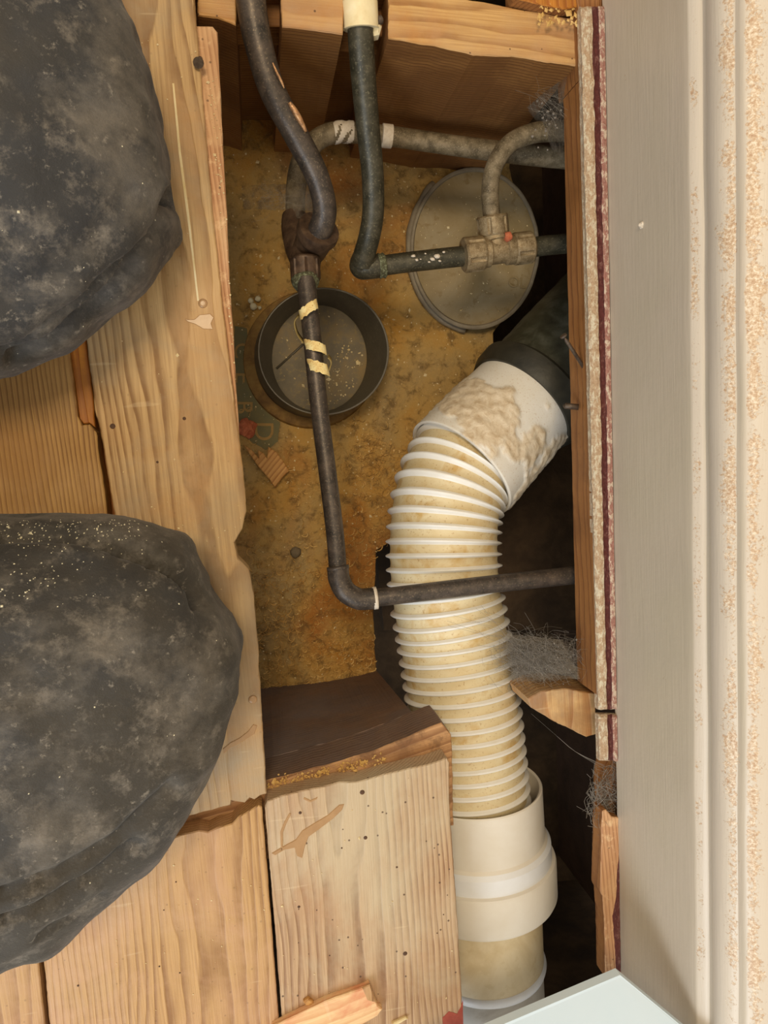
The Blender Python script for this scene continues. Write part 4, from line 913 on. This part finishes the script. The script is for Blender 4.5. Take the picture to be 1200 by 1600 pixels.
st1 = interp([(279, 300, 330), (276, 285, 345), (268, 262, 362), (261, 215, 385), (250, 148, 404), (236, 100, 428), (220, 50, 446), (200, 2, 466), (170, -50, 492), (140, -85, 521), (100, -115, 551), (60, -135, 566), (0, -150, 586), (-100, -165, 605), (-260, -170, 640), (-420, -170, 650)])
h2 = lambda x: (.100+.045*(1-math.exp(-(375-x)/60.0))+max(0, (300-x))*.00007)
h1 = lambda x: (.100+.045*(1-math.exp(-(279-x)/60.0))+max(0, (200-x))*.00007)
mb = MB()
for st, h in ((st1, h1), (st2, h2)):
    if st is st1: st = [(x-9 if x > 100 else x-4, a_, b_-4) for x, a_, b_ in st]
    v, f = leg_shell(st, h); mb.add(v, f)
# shins folded back, thighs up to the hips (out of frame)
for (yk, yh) in ((P(0, 230, .1).y, .10), (P(0, 1150, .1).y, -.12)):
    xk = -.30; pth = cat([Vector((-.20, yk, .10)), Vector((xk, yk, .14)), Vector((-.46, (yk+yh)/2, .26)), Vector((-.60, yh, .36))], 8); tube(mb, pth, lambda i: .085+.0006*i, 32)
    pth = cat([Vector((-.22, yk, .062)), Vector((-.45, yk, .060)), Vector((-.62, yk*.9, .055))], 8); tube(mb, pth, lambda i: .058-.0008*i, 28)
vv, ff = ico(.17, 4, (.85, 1.25, 1.0), 0, 0, (-.60, -.01, .40)); mb.add(vv, ff)
tmp = mb.build('trousers_src', 'cloth', None, True)
md = tmp.modifiers.new('r', 'REMESH'); md.mode = 'VOXEL'; md.voxel_size = .0042; md.use_smooth_shade = True
dg = bpy.context.evaluated_depsgraph_get(); me = bpy.data.meshes.new_from_object(tmp.evaluated_get(dg)); wl = WL[tmp.name]
bm = bmesh.new(); bm.from_mesh(me)
for _ in range(3): bmesh.ops.smooth_vert(bm, verts=bm.verts, factor=.5, use_axis_x=True, use_axis_y=True, use_axis_z=True)
bm.normal_update()
creases = [([(276, 300), (246, 372), (205, 424), (150, 478), (85, 532), (20, 560)], 9, .018), ([(262, 330), (240, 372), (180, 420), (120, 470), (40, 530), (0, 548)], 6, .005), ([(140, 440), (200, 400), (232, 360)], 8, .003),
           ([(0, 826), (80, 826), (160, 838), (230, 862), (280, 890), (306, 914), (315, 940)], 10, .016), ([(0, 1400), (90, 1370), (190, 1310), (270, 1230)], 11, .008), ([(0, 1440), (60, 1420), (150, 1372), (215, 1320)], 8, .009), ([(60, 1466), (110, 1440), (160, 1400)], 5, .004),
           ([(0, 470), (70, 430), (140, 380), (200, 300)], 16, .003), ([(300, 1170), (330, 1100), (340, 1040)], 12, .002)]
def segd(x, y, pl):
    best = 1e9
    for i in range(len(pl)-1):
        (x1, y1_), (x2, y2) = pl[i], pl[i+1]; dx, dy = x2-x1, y2-y1_; t = max(0, min(1, ((x-x1)*dx+(y-y1_)*dy)/(dx*dx+dy*dy))); best = min(best, math.hypot(x-x1-t*dx, y-y1_-t*dy))
    return best
for q in bm.verts:
    w_ = q.co+wl
    if w_.x < -.42: continue
    px_, py_ = proj(w_); disp = 0
    n_ = q.normal
    if n_.z > -.2:
        for pl, wd, dp in creases:
            if n_.z < .05 and dp < .006: continue
            dd = segd(px_, py_, pl)
            if dd < wd*3: disp -= dp*math.exp(-(dd/wd)**2)
        disp += .0042*noise.noise(w_*14)+.0026*noise.noise(Vector((w_.x*22+w_.y*30, w_.y*60-w_.x*44, w_.z*30)))+.0006*noise.noise(w_*110)
        if w_.z < .004: disp = 0
    q.co += n_*disp
    if q.co.z+wl.z < .0012: q.co.z = .0012-wl.z
V = [q.co+wl for q in bm.verts]; bm.verts.index_update(); FF = [tuple(a.index for a in q.verts) for q in bm.faces]; bm.free()
bpy.data.objects.remove(tmp)
mk('trousers', V, FF, 'cloth', person, True)
from mathutils.bvhtree import BVHTree
bv = BVHTree.FromPolygons(V, FF); rd = random.Random(31); mb = MB()
for _ in range(330):
    if rd.random() < .6: x, y = rd.uniform(-40, 230), 812+abs(rd.gauss(0, 22))
    elif rd.random() < .6: x, y = rd.gauss(70, 60), rd.gauss(890, 35)
    else: x, y = rd.uniform(-20, 360), rd.uniform(0, 1450)
    h = bv.ray_cast(CAM, (P(x, y, 0)-CAM).normalized())
    if h[0] is None or h[1].z < -.3: continue
    c = h[0]; s_ = rd.uniform(.0002, .0008)*(1.6 if rd.random() < .08 else 1); e1 = h[1].orthogonal().normalized()*s_; e2 = h[1].cross(e1)*rd.uniform(.4, 1)
    mb.add([c-e1, c-e2, c+e1*.8, c+e2, c+h[1]*s_*.5], [(0, 1, 4), (1, 2, 4), (2, 3, 4), (3, 0, 4), (3, 2, 1, 0)])
tag(mb.build('dust_chips', 'bean'), 'pale dust specks on the black trouser knees', 'debris', kind='stuff')
